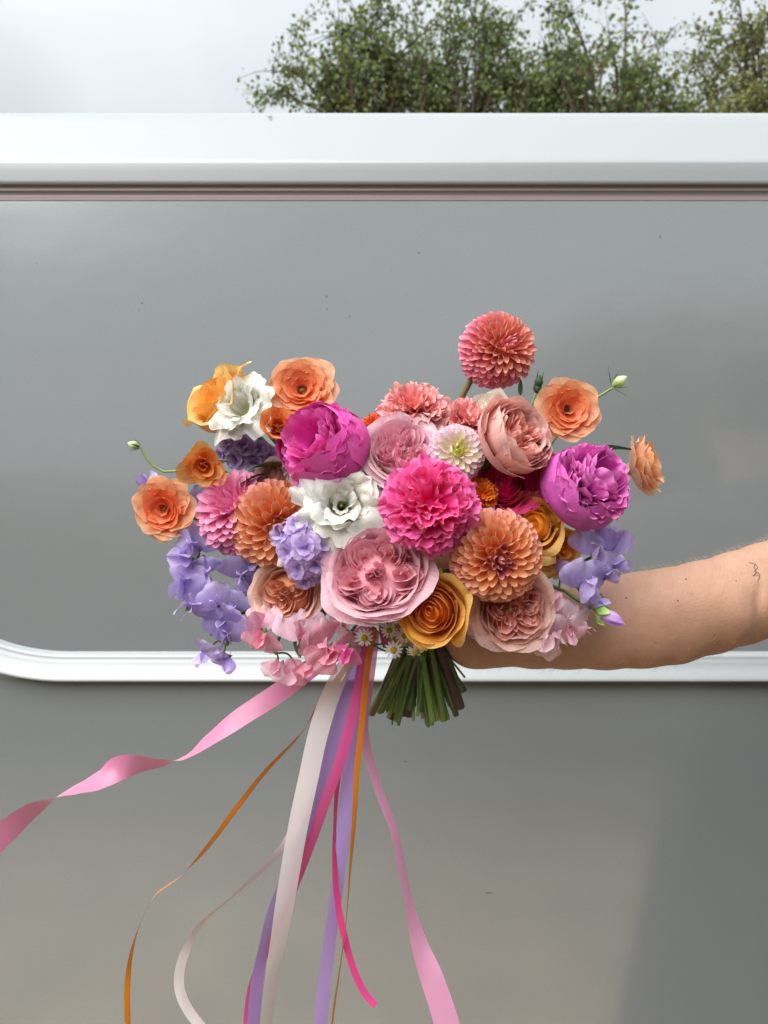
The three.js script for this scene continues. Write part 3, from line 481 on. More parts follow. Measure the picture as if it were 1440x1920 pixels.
ranunculus('flat orange ranunculus at the far left edge of the bouquet', 311, 954, 62, .655, -8, -2, { roll: 40, rings: [[7, 1, .50, 2, 0], [6, .95, .50, 8, 0], [6, .68, .42, 16, 3], [5, .52, .34, 26, 3], [3, .34, .2, 42, 3]], cols: [['#e6945a', '#eba672', '#efb98e'], ['#e28448', '#e9985f', '#eeae7e'], ['#dc6c34', '#e37c46', '#ea905c'], ['#d66030', '#e07242', '#e88856']] });
ranunculus('orange ranunculus with a dark eye at the upper right, above the magenta peony', 1062, 770, 64, .650, 2, 4, { roll: 10, rings: [[6, 1, .52, 4, 0], [6, .90, .50, 10, 0], [6, .68, .44, 16, 3], [5, .50, .34, 26, 3], [3, .3, .2, 46, 3]], eye: 0x2c1a10 });
ranunculus('peach ranunculus seen from the side at the far right edge', 1180, 880, 74, .690, 60, 14, { roll: 30, rings: [[6, .92, .46, 24, 0], [6, .95, .46, 34, 0], [5, .86, .40, 48, 1], [5, .7, .32, 60, 1]], cols: [['#e7b07a', '#eab588', '#efc49c'], ['#e6a264', '#eab07c', '#f0bf92'], ['#e09050', '#e8a064', '#eeb482'], ['#d87a3a', '#e28c4c', '#eaa468']] });

peony('magenta peony bud at the upper left, open towards the left', 611, 842, 88, .632, -34, 24, { roll: -20 });
peony('large closed magenta peony at the right edge above the lavender sweet peas', 1098, 912, 84, .632, 32, 24, { roll: 30, cols: ['#a8308c', '#b8489e', '#c25aaa'], inn: ['#b03a96', '#c054a8', '#cf74ba'], guards: [[-.35, 1.0, 1.05, 1.40, 0, .72], [.95, .98, .8, 1.22, 0, .9], [2.2, .96, .85, .95, 0, .95], [3.6, .97, .85, .98, 0, .95], [4.9, 1.0, .8, 1.12, .03, .95], [.3, .95, .9, 1.30, 0, .82], [1.5, .93, .85, 1.18, 0, .9], [2.9, .93, .85, 1.1, 0, .92], [4.3, .95, .85, 1.2, 0, .9]], inner: 84, top: 1.62 });

gardenRose('big dusty pink quartered rose in the front middle of the bouquet', 709, 1078, 80, .600, -3, 12, { sx: 1.30, roll: 8, outer: ['#e8a6b4', '#f0b8c5', '#f5c9d4'], inner: ['#e392a0', '#eba6b3', '#f2bac6'], quarters: 5, sub: .40, folds: 5, stem: { slot: 8, mat: stemBrown, r: .0055 } });
gardenRose('light pink garden rose above the hot pink carnation', 754, 850, 70, .632, 6, 24, { outer: ['#f5b6c8', '#f9c9d6', '#fbd9e2'], inner: ['#ee96b0', '#f4acc0', '#f8c4d2'], quarters: 5 });
gardenRose('peach pink cup shaped garden rose under the tall coral dahlia', 964, 822, 75, .628, 34, 20, { roll: 25, outer: ['#f4b0a2', '#f8c1b5', '#fbd0c7'], inner: ['#ef8b7a', '#f49e8e', '#f8b6a8'], quarters: 4, rows: [[5, .96, .98, .06, .86, .92], [5, .9, .9, .03, .92, .9], [6, .82, .78, .02, .98, .8], [6, .72, .68, .02, 1.0, .7], [6, .62, .58, .02, 1.0, .7]] });
gardenRose('small apricot garden rose low at the left under the peach dahlia', 540, 1112, 62, .640, -6, 4, { outer: ['#f1bea0', '#f5c8b0', '#f8d3c0'], inner: ['#e8986a', '#eea67c', '#f3b898'], quarters: 3, sub: .25, stem: { slot: 4, mat: stemBrown, r: .0035 } });
gardenRose('coral blush garden rose at the lower right over the forearm', 962, 1142, 72, .620, 8, -4, { roll: 40, outer: ['#f3b8a8', '#f7c8ba', '#fad5ca'], inner: ['#f08e80', '#f5a294', '#f8b8aa'], quarters: 5, ruf: .035, stem: { slot: 19, mat: stemBrown, r: .0052 } });

const goldCols = [['#d88a20', '#e49c30', '#ecac46'], ['#e09628', '#eaa83a', '#f0b852'], ['#e4a030', '#eeb246', '#f4c468'], ['#e8a838', '#f0ba52', '#f5cc78']];
rose('pale golden rose at the top left behind the white lisianthus', 416, 754, 80, .680, -50, 34, { cols: goldCols.map((a) => a.map((h) => '#' + mixC(h, '#f6c878', .18).getHexString())), n: 16, flare: .30, h0: 1.15, h1: 1.25, ruf: .05, low: .7 });
rose('golden orange rose at the bottom over the cut stems', 814, 1142, 74, .604, -14, 4, { sx: .9, roll: 15, cols: [['#c8701c', '#dc8a24', '#e69830'], ['#d67e1c', '#e49228', '#eca43c'], ['#dc8a20', '#e89e34', '#efb44c'], ['#e29a2a', '#ecae42', '#f2c060']], flare: .24, ruf: .035 });
rose('mustard yellow rose tucked between the peach dahlia and the magenta peony', 1004, 986, 62, .645, -20, 10, { cols: goldCols, n: 14, flare: .34, ruf: .07 });
rose('dark mustard rose under the magenta peony, above the lavender sweet peas', 1040, 1024, 54, .655, 20, -16, { cols: goldCols.map((a) => a.map((h) => '#' + mixC(h, '#a86408', .35).getHexString())), n: 14, flare: .3, ruf: .06 });
rose('deep magenta rose between the peach pink rose and the mustard rose', 948, 914, 60, .652, -8, 22, { cols: [['#a81458', '#c8206e', '#d63482']], n: 34, flare: .26, ruf: .05, h1: .95 });
rose('deep magenta rose half hidden behind the magenta peony', 1008, 894, 54, .662, 10, 20, { cols: [['#b0165e', '#cc2676', '#da3a8a']], n: 28, flare: .24, ruf: .05, h1: .95 });
rose('deep pink rose bit showing right of the golden orange rose', 882, 1134, 36, .650, 0, 0, { cols: [['#a0104c', '#bb1c62', '#c83474']], n: 12, flare: .2 });
rose('cream rose peeping up behind the peach pink garden rose', 918, 766, 42, .668, -24, 40, { cols: [['#e6dcc0', '#efe8d4', '#f4f0e4']], n: 12, flare: .22, ruf: .05 });
rose('small blush rose between the mauve dahlia and the magenta peony', 512, 890, 36, .662, -20, 20, { cols: [['#dcaa9c', '#e4bcb0', '#ecd0c6']], n: 12, flare: .2 });
rose('dusty pink rose petals between the white lisianthus and the hot pink carnation', 700, 985, 44, .640, 4, 20, { cols: [['#c87080', '#d68c98', '#e2a4ae']], n: 14, flare: .2 });

lisianthus('white ruffled lisianthus seen from the side at the top left', 462, 768, 68, .652, -24, 22, { roll: 30, rows: [[4, .26, .36, .08, 1.25, 1.0], [5, .38, .5, .16, 1.2, .95], [5, .48, .62, .26, 1.15, .9], [5, .55, .6, .42, .95, .8]] });
lisianthus('open white lisianthus left of the hot pink carnation', 640, 946, 82, .612, 6, 10, { roll: 10 });

carnation('big hot pink carnation in the middle of the bouquet', 805, 948, 92, .588, 0, 6, { cols: [['#bb1058', '#d81c74', '#e43c8a'], ['#b80c58', '#d8207a', '#e6489a'], ['#bc1860', '#dc2c84', '#ea62a8']], rim: '#f290c0', rimk: .35 });
carnation('coral pink carnation at the top middle', 774, 778, 70, .672, -6, 44, { cols: [['#d4685e', '#e0807a', '#eaa09c'], ['#d87068', '#e48a84', '#eeaaa8'], ['#dc7c74', '#e89890', '#f0b4b0']], rim: '#f4c4c0', reach: 100 });
carnation('coral pink carnation half hidden behind the blush dahlia and the dahlia stem', 872, 798, 56, .674, 12, 36, { cols: [['#d0645c', '#dc7c78', '#e69a98'], ['#d46c66', '#e08680', '#eaa4a2'], ['#d87870', '#e4928c', '#ecaeac']], rim: '#f0bcb8', n: 48 });
carnation('small orange red flower peeping out right of the left peony', 702, 802, 28, .668, 0, 20, { cols: [['#b83a14', '#cc4c1e', '#d8602e']], rim: '#e07848', n: 30 });
carnation('small bright orange flower right of the hot pink carnation', 902, 932, 36, .642, 20, 10, { cols: [['#cc5408', '#dd6a10', '#e8801c']], rim: '#f09430', n: 34 });

const lav = [['#9e8cc0', '#b4a0d0', '#c4b2da'], ['#a892c4', '#baa6d2', '#cab8dc'], ['#9a84b8', '#b09cca', '#c2b0d6']];
stock('lavender stock spike in front of the peach dahlia at the left', 568, 1022, .606, -4, 0, [[-40, -18, .012, 30, -30, 10], [-8, -34, .006, 32, -8, 25], [26, -36, .008, 30, 14, 28], [-26, 12, .006, 30, -22, -6], [4, 4, -.006, 34, 0, 0], [34, -2, .004, 30, 22, 4], [-8, 40, .004, 32, -8, -24], [22, 34, .004, 30, 14, -18], [54, 10, .014, 34, 30, -4], [4, 62, .014, 28, 0, -36], [40, 52, .018, 28, 24, -26]], { cols: lav, single: [8] });
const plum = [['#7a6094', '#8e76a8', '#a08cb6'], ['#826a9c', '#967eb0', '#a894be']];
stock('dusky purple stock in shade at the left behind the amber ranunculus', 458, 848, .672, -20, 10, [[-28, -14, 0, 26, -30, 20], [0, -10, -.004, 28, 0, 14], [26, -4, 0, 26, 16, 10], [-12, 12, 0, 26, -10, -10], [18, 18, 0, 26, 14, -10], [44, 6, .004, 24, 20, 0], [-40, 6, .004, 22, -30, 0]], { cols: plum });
stock('small lavender blossoms between the orange flower and the large peach dahlia', 912, 972, .640, 8, 16, [[-22, -4, 0, 20, -10, 10], [2, -6, -.002, 22, 0, 14], [22, 4, 0, 20, 14, 10]], { cols: lav });

const lavPal = [[['#9c8cc4', '#aa9cce', '#b9acd8'], ['#b4a4d2', '#b2a4d4', '#c0b2dc']], [['#8e7cb8', '#9c8cc6', '#ac9ed0'], ['#a292c6', '#a494ca', '#b4a6d4']], [['#8a74ae', '#a08cc0', '#b09ecc'], ['#9680b8', '#a692c8', '#bcaad4']]];
const pinkPal = [[['#e0aec4', '#e8bfd0', '#efcfdb'], ['#e6acc6', '#ebbacf', '#f2cedb']], [['#d890a4', '#e09cae', '#e8b0bc'], ['#d88aa2', '#e296ac', '#ecb0c0']], [['#d060a0', '#dc7cb0', '#e494be'], ['#c84898', '#d868a8', '#e084b4']], [['#dcb8c8', '#e6c8d4', '#eed8de'], ['#e0b4c4', '#e8c4d0', '#f0d6dc']]];
sweetPea('lavender sweet pea spray hanging out at the left under the flat orange ranunculus', [[375, 1012, 46, .660, -30, 10, -10], [348, 1040, 44, .652, -50, -10, 60], [350, 1090, 46, .650, -24, 0, -15], [388, 1060, 30, .656, 20, 0, 10, 1], [365, 1128, 48, .645, -20, -14, -30], [400, 1124, 36, .642, 16, -6, 20]], { pals: lavPal, path: [P(372, 1050, .668), P(392, 1095, .665), P(440, 1112, .668), P(520, 1130, .69)] });
sweetPea('lavender sweet pea spray drooping lowest at the left over the white frame', [[418, 1160, 42, .648, -4, -16, 12], [430, 1185, 46, .650, 10, -20, -14], [388, 1222, 34, .645, -30, -34, -70], [418, 1238, 32, .642, 26, -50, 120, 2]], { pals: lavPal, path: [P(425, 1210, .66), P(440, 1160, .662), P(490, 1140, .675), P(560, 1140, .695)] });
sweetPea('violet sweet pea spray in the shade between the left dahlias and the drooping spray', [[452, 1066, 42, .655, 10, -10, 20, 2], [478, 1052, 40, .660, 30, 6, -20, 2], [470, 1094, 38, .660, 6, -20, 40, 2], [446, 1132, 34, .662, -10, 0, -20]], { pals: lavPal, path: [P(460, 1085, .672), P(490, 1105, .68), P(560, 1130, .70)] });
sweetPea('pale lavender sweet pea behind the amber ranunculus at the left edge', [[284, 902, 28, .672, -30, 30, -30], [392, 930, 34, .668, 10, 10, 30], [408, 956, 28, .668, 30, -10, 60]], { pals: lavPal, path: [P(300, 918, .685), P(360, 930, .685), P(420, 960, .69), P(560, 1060, .70)] });
sweetPea('lavender sweet pea spray at the right under the large magenta peony', [[1140, 1012, 44, .650, 30, 24, 30], [1112, 1020, 46, .642, -4, 14, -10], [1150, 1052, 38, .642, 36, -10, 60]], { pals: lavPal, path: [P(1126, 1035, .662), P(1080, 1060, .67), P(960, 1110, .69)] });
sweetPea('lavender sweet pea at the right edge above its closed bud, over the forearm', [[1092, 1082, 50, .632, 4, -8, 0], [1130, 1076, 34, .640, 40, 6, 40, 1], [1112, 1122, 30, .636, 24, -30, 100, 1], [1062, 1070, 30, .645, -30, 10, -40, 2]], { pals: lavPal, path: [P(1120, 1128, .648), P(1092, 1130, .645), P(1048, 1104, .65), P(960, 1120, .69)] });
sweetPea('pale pink sweet pea spray at the lower left beside the pink ribbon', [[492, 1160, 44, .632, -14, 10, -10], [492, 1200, 42, .625, -4, -26, 170, 1], [522, 1258, 36, .628, -16, -10, 160, 0], [560, 1256, 34, .630, 26, -20, 130, 1]], { pals: pinkPal, path: [P(515, 1225, .645), P(530, 1185, .648), P(600, 1150, .67), P(660, 1150, .69)] });
sweetPea('pink sweet pea spray with wavy petals at the bottom, left of the daisies', [[562, 1180, 46, .624, 8, 8, 10], [600, 1198, 44, .618, 20, -6, 40, 1], [606, 1232, 36, .620, 10, -30, 150, 1], [620, 1170, 34, .632, 30, 10, 20, 3]], { pals: pinkPal, path: [P(590, 1195, .64), P(620, 1170, .655), P(680, 1150, .685)] });
sweetPea('deep pink folded sweet pea beside the top of the cream ribbon', [[648, 1226, 36, .612, -10, -24, 155, 2], [640, 1208, 28, .618, 30, 0, 60, 1]], { pals: pinkPal, path: [P(645, 1205, .63), P(670, 1170, .66), P(700, 1150, .69)] });
sweetPea('blush sweet pea spray at the lower right hanging in front of the forearm', [[1058, 1160, 40, .638, 6, -6, 20, 3], [1024, 1116, 44, .636, 24, 6, -20, 0], [1014, 1204, 40, .628, -4, -26, 170, 3], [1090, 1172, 30, .642, 24, -10, 80, 3], [1022, 1150, 30, .642, 0, 0, 0, 2], [1072, 1190, 38, .634, 10, -16, 190, 0], [1040, 1176, 40, .630, -10, -10, 20, 3]], { pals: pinkPal, path: [P(1040, 1160, .652), P(1000, 1140, .66), P(900, 1130, .69)] });
sweetPea('pale blush sweet pea between the golden orange rose and the coral rose', [[890, 1160, 38, .640, -10, 0, 170, 3], [908, 1188, 28, .638, 10, -20, 160, 3]], { pals: pinkPal, path: [P(890, 1165, .655), P(860, 1150, .67), P(820, 1150, .69)] });
{ // closed sweet pea bud
  const f = thing('flower_bud', 'closed lilac sweet pea bud with a green cap in front of the forearm', 'flower bud', P(1122, 1148, .632), G_ALL), M = mul(mT(0, 0, 0), facing(66, -22), mS(30 / F * .632));
  for (let i = 0; i < 5; i++) { const q = part('petal', wrapGeo({ nu: 8, nv: 8, H: 1.75, r0: .25, r1: .55, r2: .12, half: .9, base: .6, k: .2, ruf: .02, seed: i, cols: ['#cfb2d6', '#c9a6d8', '#b888c4'] }), petalMat(.3, i % 3, .6), f); q.applyMatrix4(mul(M, mS(1, 1, .8), mY(i * 1.26))); }
  for (let i = 0; i < 5; i++) { const q = part('sepal', wrapGeo({ nu: 5, nv: 6, H: .85, r0: .2, r1: .62, r2: .6, half: .5, base: .9, k: .6, flare: .08, seed: i, cols: ['#6f9a3c', '#88b050', '#a2c470'] }), petalMat(.2, 0, .6), f); q.applyMatrix4(mul(M, mT(0, -.15, 0), mY(i * 1.26 + .4))); }
  addStem(f, V(0, 0, 1), { path: [P(1120, 1146, .632), P(1096, 1132, .634), P(1050, 1104, .645), P(1020, 1096, .66), P(900, 1120, .69)], r: .0011, mat: sweetGreen });
}
function greenBud(label, px, py, rpx, d, yaw, pitch, path, o = {}) {
  const f = thing('flower_bud', label, 'flower bud', P(px, py, d), G_ALL), s = rpx / F * d, M = mul(facing(yaw, pitch), mS(s));
  for (let i = 0; i < 4; i++) { const q = part('petal', wrapGeo({ nu: 6, nv: 8, H: 1.9, r0: .3, r1: .62, r2: .08, half: 1.0, base: .7, k: .2, seed: i, cols: o.cols ?? ['#8fa85a', '#b4c488', '#d6dcc0'] }), petalMat(.2, 0, .6), f); q.applyMatrix4(mul(M, mY(i * 1.57))); }
  for (let i = 0; i < (o.sepals ?? 5); i++) { const g = petalGeo({ nu: 4, nv: 6, L: o.sl ?? 1.7, W: .16, point: .6, cup: .8, bend: o.sb ?? .4, seed: i, cols: ['#2f5028', '#3c6030', '#4a6e3a'] }); const q = part('sepal', g, leafGreen, f); q.applyMatrix4(mul(M, mY(i * 6.283 / (o.sepals ?? 5) + .3), mT(0, -.05, .35), mX(-(o.st ?? .9)))); }
  if (o.core) part('core', new THREE.SphereGeometry(s * .8, 10, 8).scale(.8, 1, .8), new THREE.MeshStandardMaterial({ color: C(0x2c4426), roughness: .6 }), f);
  addStem(f, V(0, 0, 1), { path: path.map(([a, b, c]) => P(a, b, c)), r: .0011, mat: stemGreen[2] }); return f;
}
greenBud('tiny green bud on a curved stem sticking out farthest left', 262, 838, 12, .665, -72, 18, [[264, 839, .665], [276, 862, .666], [305, 884, .668], [345, 880, .668], [420, 862, .67], [500, 900, .68], [620, 1050, .70]]);
greenBud('green bud with spreading narrow sepals at the upper right', 1150, 724, 16, .662, 50, 30, [[1148, 728, .662], [1120, 745, .664], [1085, 768, .668], [1000, 880, .69], [880, 1050, .71]], { sl: 2.2, st: .35, sb: .2, sepals: 6 });
greenBud('dark green bud with one long sepal left of the upper right ranunculus', 1008, 728, 13, .668, 16, 66, [[1006, 734, .668], [996, 762, .67], [970, 840, .69], [880, 1050, .71]], { core: 1, cols: ['#2c4426', '#33502c', '#3c5a34'], sl: 2.8, st: 1.35, sepals: 2 });
{ // narrow leaf and beige seed head, leaves that fill the inside
  const f = thing('seed_head', 'beige bead like seed head between the white lisianthus and the carnation', 'seed head', P(706, 930, .632), G_ALL), r = rng(31), b = [];
  for (let i = 0; i < 60; i++) { const a = r() * 6.28, u = Math.sqrt(r()), q = new THREE.IcosahedronGeometry(.0022 + r() * .0012, 1).scale(1, 1.2, 1).translate(Math.cos(a) * u * .016, Math.sin(a) * u * .024, (r() - .2) * .012); b.push(q); }
  part('bead', mergeGeometries(b), new THREE.MeshStandardMaterial({ color: C(0xb09a78), roughness: .85 }), f).userData.kind = 'stuff';
  addStem(f, V(0, 0, 1), { off: .004, r: .0012 });
  let fi = 0;
  const L = [[505, 888, .655, -70, -10, .03, .26], [1040, 985, .640, -140, -50, .034, .25], [560, 880, .665, -60, 10, .05, .3], [880, 880, .66, 40, 30, .04, .26], [976, 742, .675, -14, 72, .016, .14], [1240 - 160, 860, .68, 60, 20, .05, .25], [430, 900, .68, -60, 10, .05, .3], [480, 1130, .675, -60, -20, .05, .3], [1060, 1090, .67, 50, -20, .05, .3], [900, 1090, .655, 20, -20, .045, .35], [600, 1140, .66, -30, -40, .05, .3], [960, 860, .67, 30, 20, .05, .35]];
  const hosts = scene.children.filter((o) => ['rose', 'garden_rose', 'peony'].includes(o.name.replace(/_\d+$/, '')));
  L.forEach(([px, py, d, y, p, len, w], i) => { const pos = P(px, py, d); let best = hosts[0]; for (const h of hosts) if (h.position.distanceTo(pos) < best.position.distanceTo(pos)) best = h; addLeaf(best, pos, y, p, len, w, i % 5, i < 2 ? ['#26361e', '#2e4424', '#33482a'] : undefined); });
}
chamomile('daisy nearest the pink ribbons, facing the camera', 683, 1196, 19, .622, 4, -6);
chamomile('daisy at the left of the group, above the deep pink sweet pea', 641, 1172, 19, .630, -8, -4);
chamomile('lowest daisy, in front of the cut stems', 738, 1219, 19, .618, 2, -4);
chamomile('daisy drooping under the golden orange rose', 780, 1222, 20, .618, 10, -44);
chamomile('daisy left of the golden orange rose, above the lowest daisy', 730, 1182, 17, .624, -4, 6);
chamomile('daisy half behind the left side of the golden orange rose', 758, 1192, 17, .624, 12, -8);
chamomile('small daisy highest in the middle under the dusty pink rose', 744, 1160, 14, .634, 6, -20);
chamomile('small daisy right below the dusty pink rose, left of the middle one', 712, 1166, 14, .634, -8, -30);
chamomile('shaded daisy under the left half of the dusty pink rose', 684, 1158, 14, .636, -12, -30);

// ------------------------------------------------------------------ ribbons
const weave = greyTex(256, (u, v) => .9 + .06 * Math.sin(u * 6.283 * 64) * Math.sin(v * 6.283 * 64) + .05 * nz(u * 60, v * 60, 2));
weave.repeat.set(2, 40);
const satin = {};
const satinMat = (hex) => satin[hex] ??= new THREE.MeshPhysicalMaterial({ color: (() => { const c = C(hex), m = Math.max(c.r, c.g, c.b); return c.multiplyScalar(Math.min(1.08, .86 / m)); })(), map: weave, roughness: .42, sheen: .5, sheenColor: new THREE.Color(1, .95, .95), sheenRoughness: .4, transmission: .4, thickness: 0, side: THREE.DoubleSide });
// each row: photo x, photo y, distance, width in metres, twist in degrees
function ribbon(label, hex, rows) {
  const f = P(rows[0][0], rows[0][1], rows[0][2]);
  const pts = rows.map(([a, b, c]) => P(a, b, c)), cv = new THREE.CatmullRomCurve3(pts, false, 'centripetal'), N = 150, M = 6, pos = [], uv = [], idx = [];
  const sp = new THREE.CatmullRomCurve3(rows.map((q) => V(q[3] * 100, q[4] / 100, 0)), false, 'centripetal');
  for (let i = 0; i <= N; i++) {
    const t = i / N, p = cv.getPoint(t), tg = cv.getTangent(t), s = t * (rows.length - 1), i0 = Math.min(rows.length - 2, Math.floor(s)), fr = s - i0, e = fr * fr * (3 - 2 * fr) * .5 + fr * .5;
    const w = lerp(rows[i0][3], rows[i0 + 1][3], fr), tw = lerp(rows[i0][4], rows[i0 + 1][4], e) * D2R;
    const view = p.clone().sub(camera.position).normalize().lerp(V(0, 0, -1), 1).normalize();
    const side = tg.clone().cross(view).normalize(), nrm = side.clone().cross(tg).normalize();
    for (let j = 0; j <= M; j++) { const q = (j / M - .5), b = q * q * w * .10; const x = p.clone().addScaledVector(side, Math.cos(tw) * w * q - Math.sin(tw) * b).addScaledVector(nrm, Math.sin(tw) * w * q + Math.cos(tw) * b).sub(f); pos.push(x.x, x.y, x.z); uv.push(j / M, t); }
  }
  for (let i = 0; i < N; i++) for (let j = 0; j < M; j++) { const a = i * (M + 1) + j, b = a + M + 1; idx.push(a, b, a + 1, b, b + 1, a + 1); }
  const g = new THREE.BufferGeometry(); g.setAttribute('position', new THREE.Float32BufferAttribute(pos, 3)); g.setAttribute('uv', new THREE.Float32BufferAttribute(uv, 2)); g.setIndex(idx); g.computeVertexNormals();
  const m = shadowed(new THREE.Mesh(g, satinMat(hex))); m.name = numbered('ribbon'); m.position.copy(f); scene.add(m);
  return tag(m, label, 'ribbon', 'ribbons hanging from the bouquet');
}
ribbon('wide pink satin ribbon blowing out to the left edge with a curl', '#e68db2', [[700, 1180, .680, .017, -10], [640, 1215, .668, .017, -5], [590, 1248, .660, .0172, 0], [520, 1300, .655, .0172, -8], [450, 1345, .650, .0172, -30], [390, 1388, .645, .0175, -62], [345, 1420, .640, .018, -92], [302, 1430, .634, .019, -128], [262, 1432, .630, .020, -150], [225, 1440, .626, .020, -185], [190, 1462, .622, .020, -232], [150, 1478, .618, .020, -258], [112, 1492, .614, .020, -276], [60, 1520, .608, .0205, -312], [0, 1570, .60, .0205, -338], [-60, 1630, .594, .0205, -350]]);
ribbon('narrow orange ribbon drifting away to the lower left', '#e68c28', [[692, 1190, .690, .0035, 20], [660, 1235, .682, .005, 20], [630, 1278, .676, .0058, 12], [604, 1314, .674, .0058, 30], [587, 1340, .672, .0058, 66], [574, 1362, .671, .0058, 86], [552, 1390, .670, .0058, 62], [500, 1444, .662, .0055, 45], [440, 1520, .666, .0055, 20], [390, 1587, .668, .0055, 40], [340, 1642, .668, .0055, 84], [290, 1680, .668, .0055, 90], [262, 1735, .667, .0055, 91], [246, 1790, .666, .0055, 70], [239, 1850, .664, .0055, 35], [240, 1935, .660, .0055, 50]]);
ribbon('wide cream satin ribbon hanging straight down in the middle', '#f0e4e2', [[690, 1180, .680, .015, 40], [655, 1235, .664, .016, 34], [622, 1300, .656, .017, 18], [598, 1370, .650, .0172, 0], [578, 1460, .646, .0172, 0], [558, 1555, .642, .0172, 12], [540, 1660, .640, .0172, 20], [522, 1770, .638, .0172, 40], [508, 1850, .636, .0172, 55], [494, 1960, .634, .0172, 62]]);
ribbon('narrow cream ribbon curling out to the left behind the wide cream one', '#ecdedb', [[680, 1200, .690, .008, 60], [625, 1330, .684, .008, 60], [585, 1450, .678, .008, 40], [552, 1555, .672, .0085, 12], [510, 1612, .668, .0085, 40], [440, 1678, .664, .0085, 62], [375, 1735, .660, .0085, 56], [342, 1800, .656, .0085, 20], [336, 1850, .654, .0085, 15], [352, 1892, .652, .0085, 45], [390, 1940, .650, .0085, 60]]);
ribbon('lavender ribbon right beside the wide cream ribbon', '#b698d4', [[692, 1180, .690, .013, 30], [668, 1245, .676, .0135, 20], [644, 1330, .668, .0135, 0], [616, 1430, .662, .0135, 10], [590, 1520, .660, .0135, 20], [556, 1610, .660, .0135, 30], [516, 1700, .656, .0135, 40], [496, 1770, .652, .0135, 55], [482, 1850, .648, .0135, 40], [474, 1950, .646, .0135, 45]]);
ribbon('lavender ribbon hanging between the hot pink and the orange ribbon', '#ba9edc', [[698, 1180, .692, .012, 30], [682, 1250, .678, .0125, 10], [664, 1370, .672, .0125, 0], [650, 1500, .668, .0125, 10], [638, 1620, .664, .0125, 25], [622, 1740, .662, .0125, 30], [608, 1850, .660, .0125, 20], [598, 1950, .658, .0125, 25]]);
ribbon('hot pink ribbon crossing down behind the wide cream ribbon', '#e8609e', [[700, 1175, .684, .009, 30], [688, 1215, .668, .0098, 10], [668, 1310, .658, .0098, 0], [640, 1420, .652, .0098, 10], [608, 1510, .652, .0098, 20], [580, 1590, .656, .0098, 30], [545, 1680, .662, .0098, 40], [505, 1770, .664, .0098, 40], [474, 1850, .660, .0098, 40], [464, 1940, .656, .0098, 30]]);
ribbon('thin hot pink ribbon ending in a cut tip at the lower middle', '#e04a8c', [[690, 1220, .688, .005, 40], [660, 1350, .676, .0052, 50], [636, 1450, .668, .0055, 40], [628, 1550, .664, .0055, 62], [629, 1650, .658, .0058, 40], [640, 1730, .654, .006, 20], [664, 1820, .650, .006, 10], [684, 1862, .648, .006, 20], [704, 1886, .646, .006, 40]]);
ribbon('narrow orange ribbon hanging straight down beside the lavender ribbon', '#e68c28', [[702, 1175, .682, .0052, 20], [690, 1240, .660, .0055, 5], [680, 1340, .656, .0055, 10], [670, 1440, .654, .0055, 20], [664, 1540, .652, .0055, 45], [656, 1640, .650, .0055, 72], [650, 1720, .650, .0055, 82], [640, 1800, .648, .0055, 76], [628, 1880, .646, .0055, 70], [620, 1945, .644, .0055, 75]]);
ribbon('pink satin ribbon hanging at the right with a broad lower end', '#eca6c8', [[704, 1185, .694, .008, 20], [692, 1290, .684, .0125, 50], [683, 1370, .676, .0125, 52], [704, 1460, .668, .0125, 58], [740, 1560, .660, .013, 62], [765, 1680, .652, .015, 66], [786, 1768, .646, .018, 46], [812, 1840, .640, .020, 12], [832, 1900, .636, .021, 8], [850, 1965, .632, .021, 8]]);
{ // the ribbons' binding round the stems, above the hand's little finger
  const pts = []; for (let i = 0; i < 24; i++) { const a = i / 24 * 6.2832; pts.push(V(Math.cos(a) * .028, .003 * Math.sin(a * 2), Math.sin(a) * .026)); }
  const g = tubeAlong(pts, .001, 64, 4, true).scale(1, 8, 1); const m = shadowed(new THREE.Mesh(g, satinMat('#c8506e'))); m.name = numbered('ribbon'); m.position.copy(P(766, 1150, .700)); scene.add(m);
  tag(m, 'deep pink ribbon tied round the stems, seen behind the daisies', 'ribbon', 'ribbons hanging from the bouquet');
}

// ------------------------------------------------------------------ the person holding the bouquet
function iso(sdf, lo, hi, res) {
  const mc = new MarchingCubes(res, new THREE.MeshBasicMaterial(), false, false, 500000); mc.isolation = 0;
  const n = mc.size, c = lo.clone().add(hi).multiplyScalar(.5), h = hi.clone().sub(lo).multiplyScalar(.5), half = mc.halfsize;
  for (let k = 0; k < n; k++) for (let j = 0; j < n; j++) for (let i = 0; i < n; i++) mc.field[k * n * n + j * n + i] = -sdf(c.x + (i - half) / half * h.x, c.y + (j - half) / half * h.y, c.z + (k - half) / half * h.z);
  mc.update();
  const cnt = mc.count, pos = new Float32Array(cnt * 3), nor = new Float32Array(cnt * 3), e = .0015;
  for (let i = 0; i < cnt; i++) {
    const x = c.x + mc.positionArray[i * 3] * h.x, y = c.y + mc.positionArray[i * 3 + 1] * h.y, z = c.z + mc.positionArray[i * 3 + 2] * h.z;
    const v = V(sdf(x + e, y, z) - sdf(x - e, y, z), sdf(x, y + e, z) - sdf(x, y - e, z), sdf(x, y, z + e) - sdf(x, y, z - e)).normalize();
    pos.set([x, y, z], i * 3); nor.set([v.x, v.y, v.z], i * 3);
  }
  const g = new THREE.BufferGeometry(); g.setAttribute('position', new THREE.BufferAttribute(pos, 3)); g.setAttribute('normal', new THREE.BufferAttribute(nor, 3));
  const uv = new Float32Array(cnt * 2); for (let i = 0; i < cnt; i++) { uv[i * 2] = pos[i * 3] + pos[i * 3 + 2] * .5; uv[i * 2 + 1] = pos[i * 3 + 1] + pos[i * 3 + 2] * .5; } g.setAttribute('uv', new THREE.BufferAttribute(uv, 2));
  return g;
}
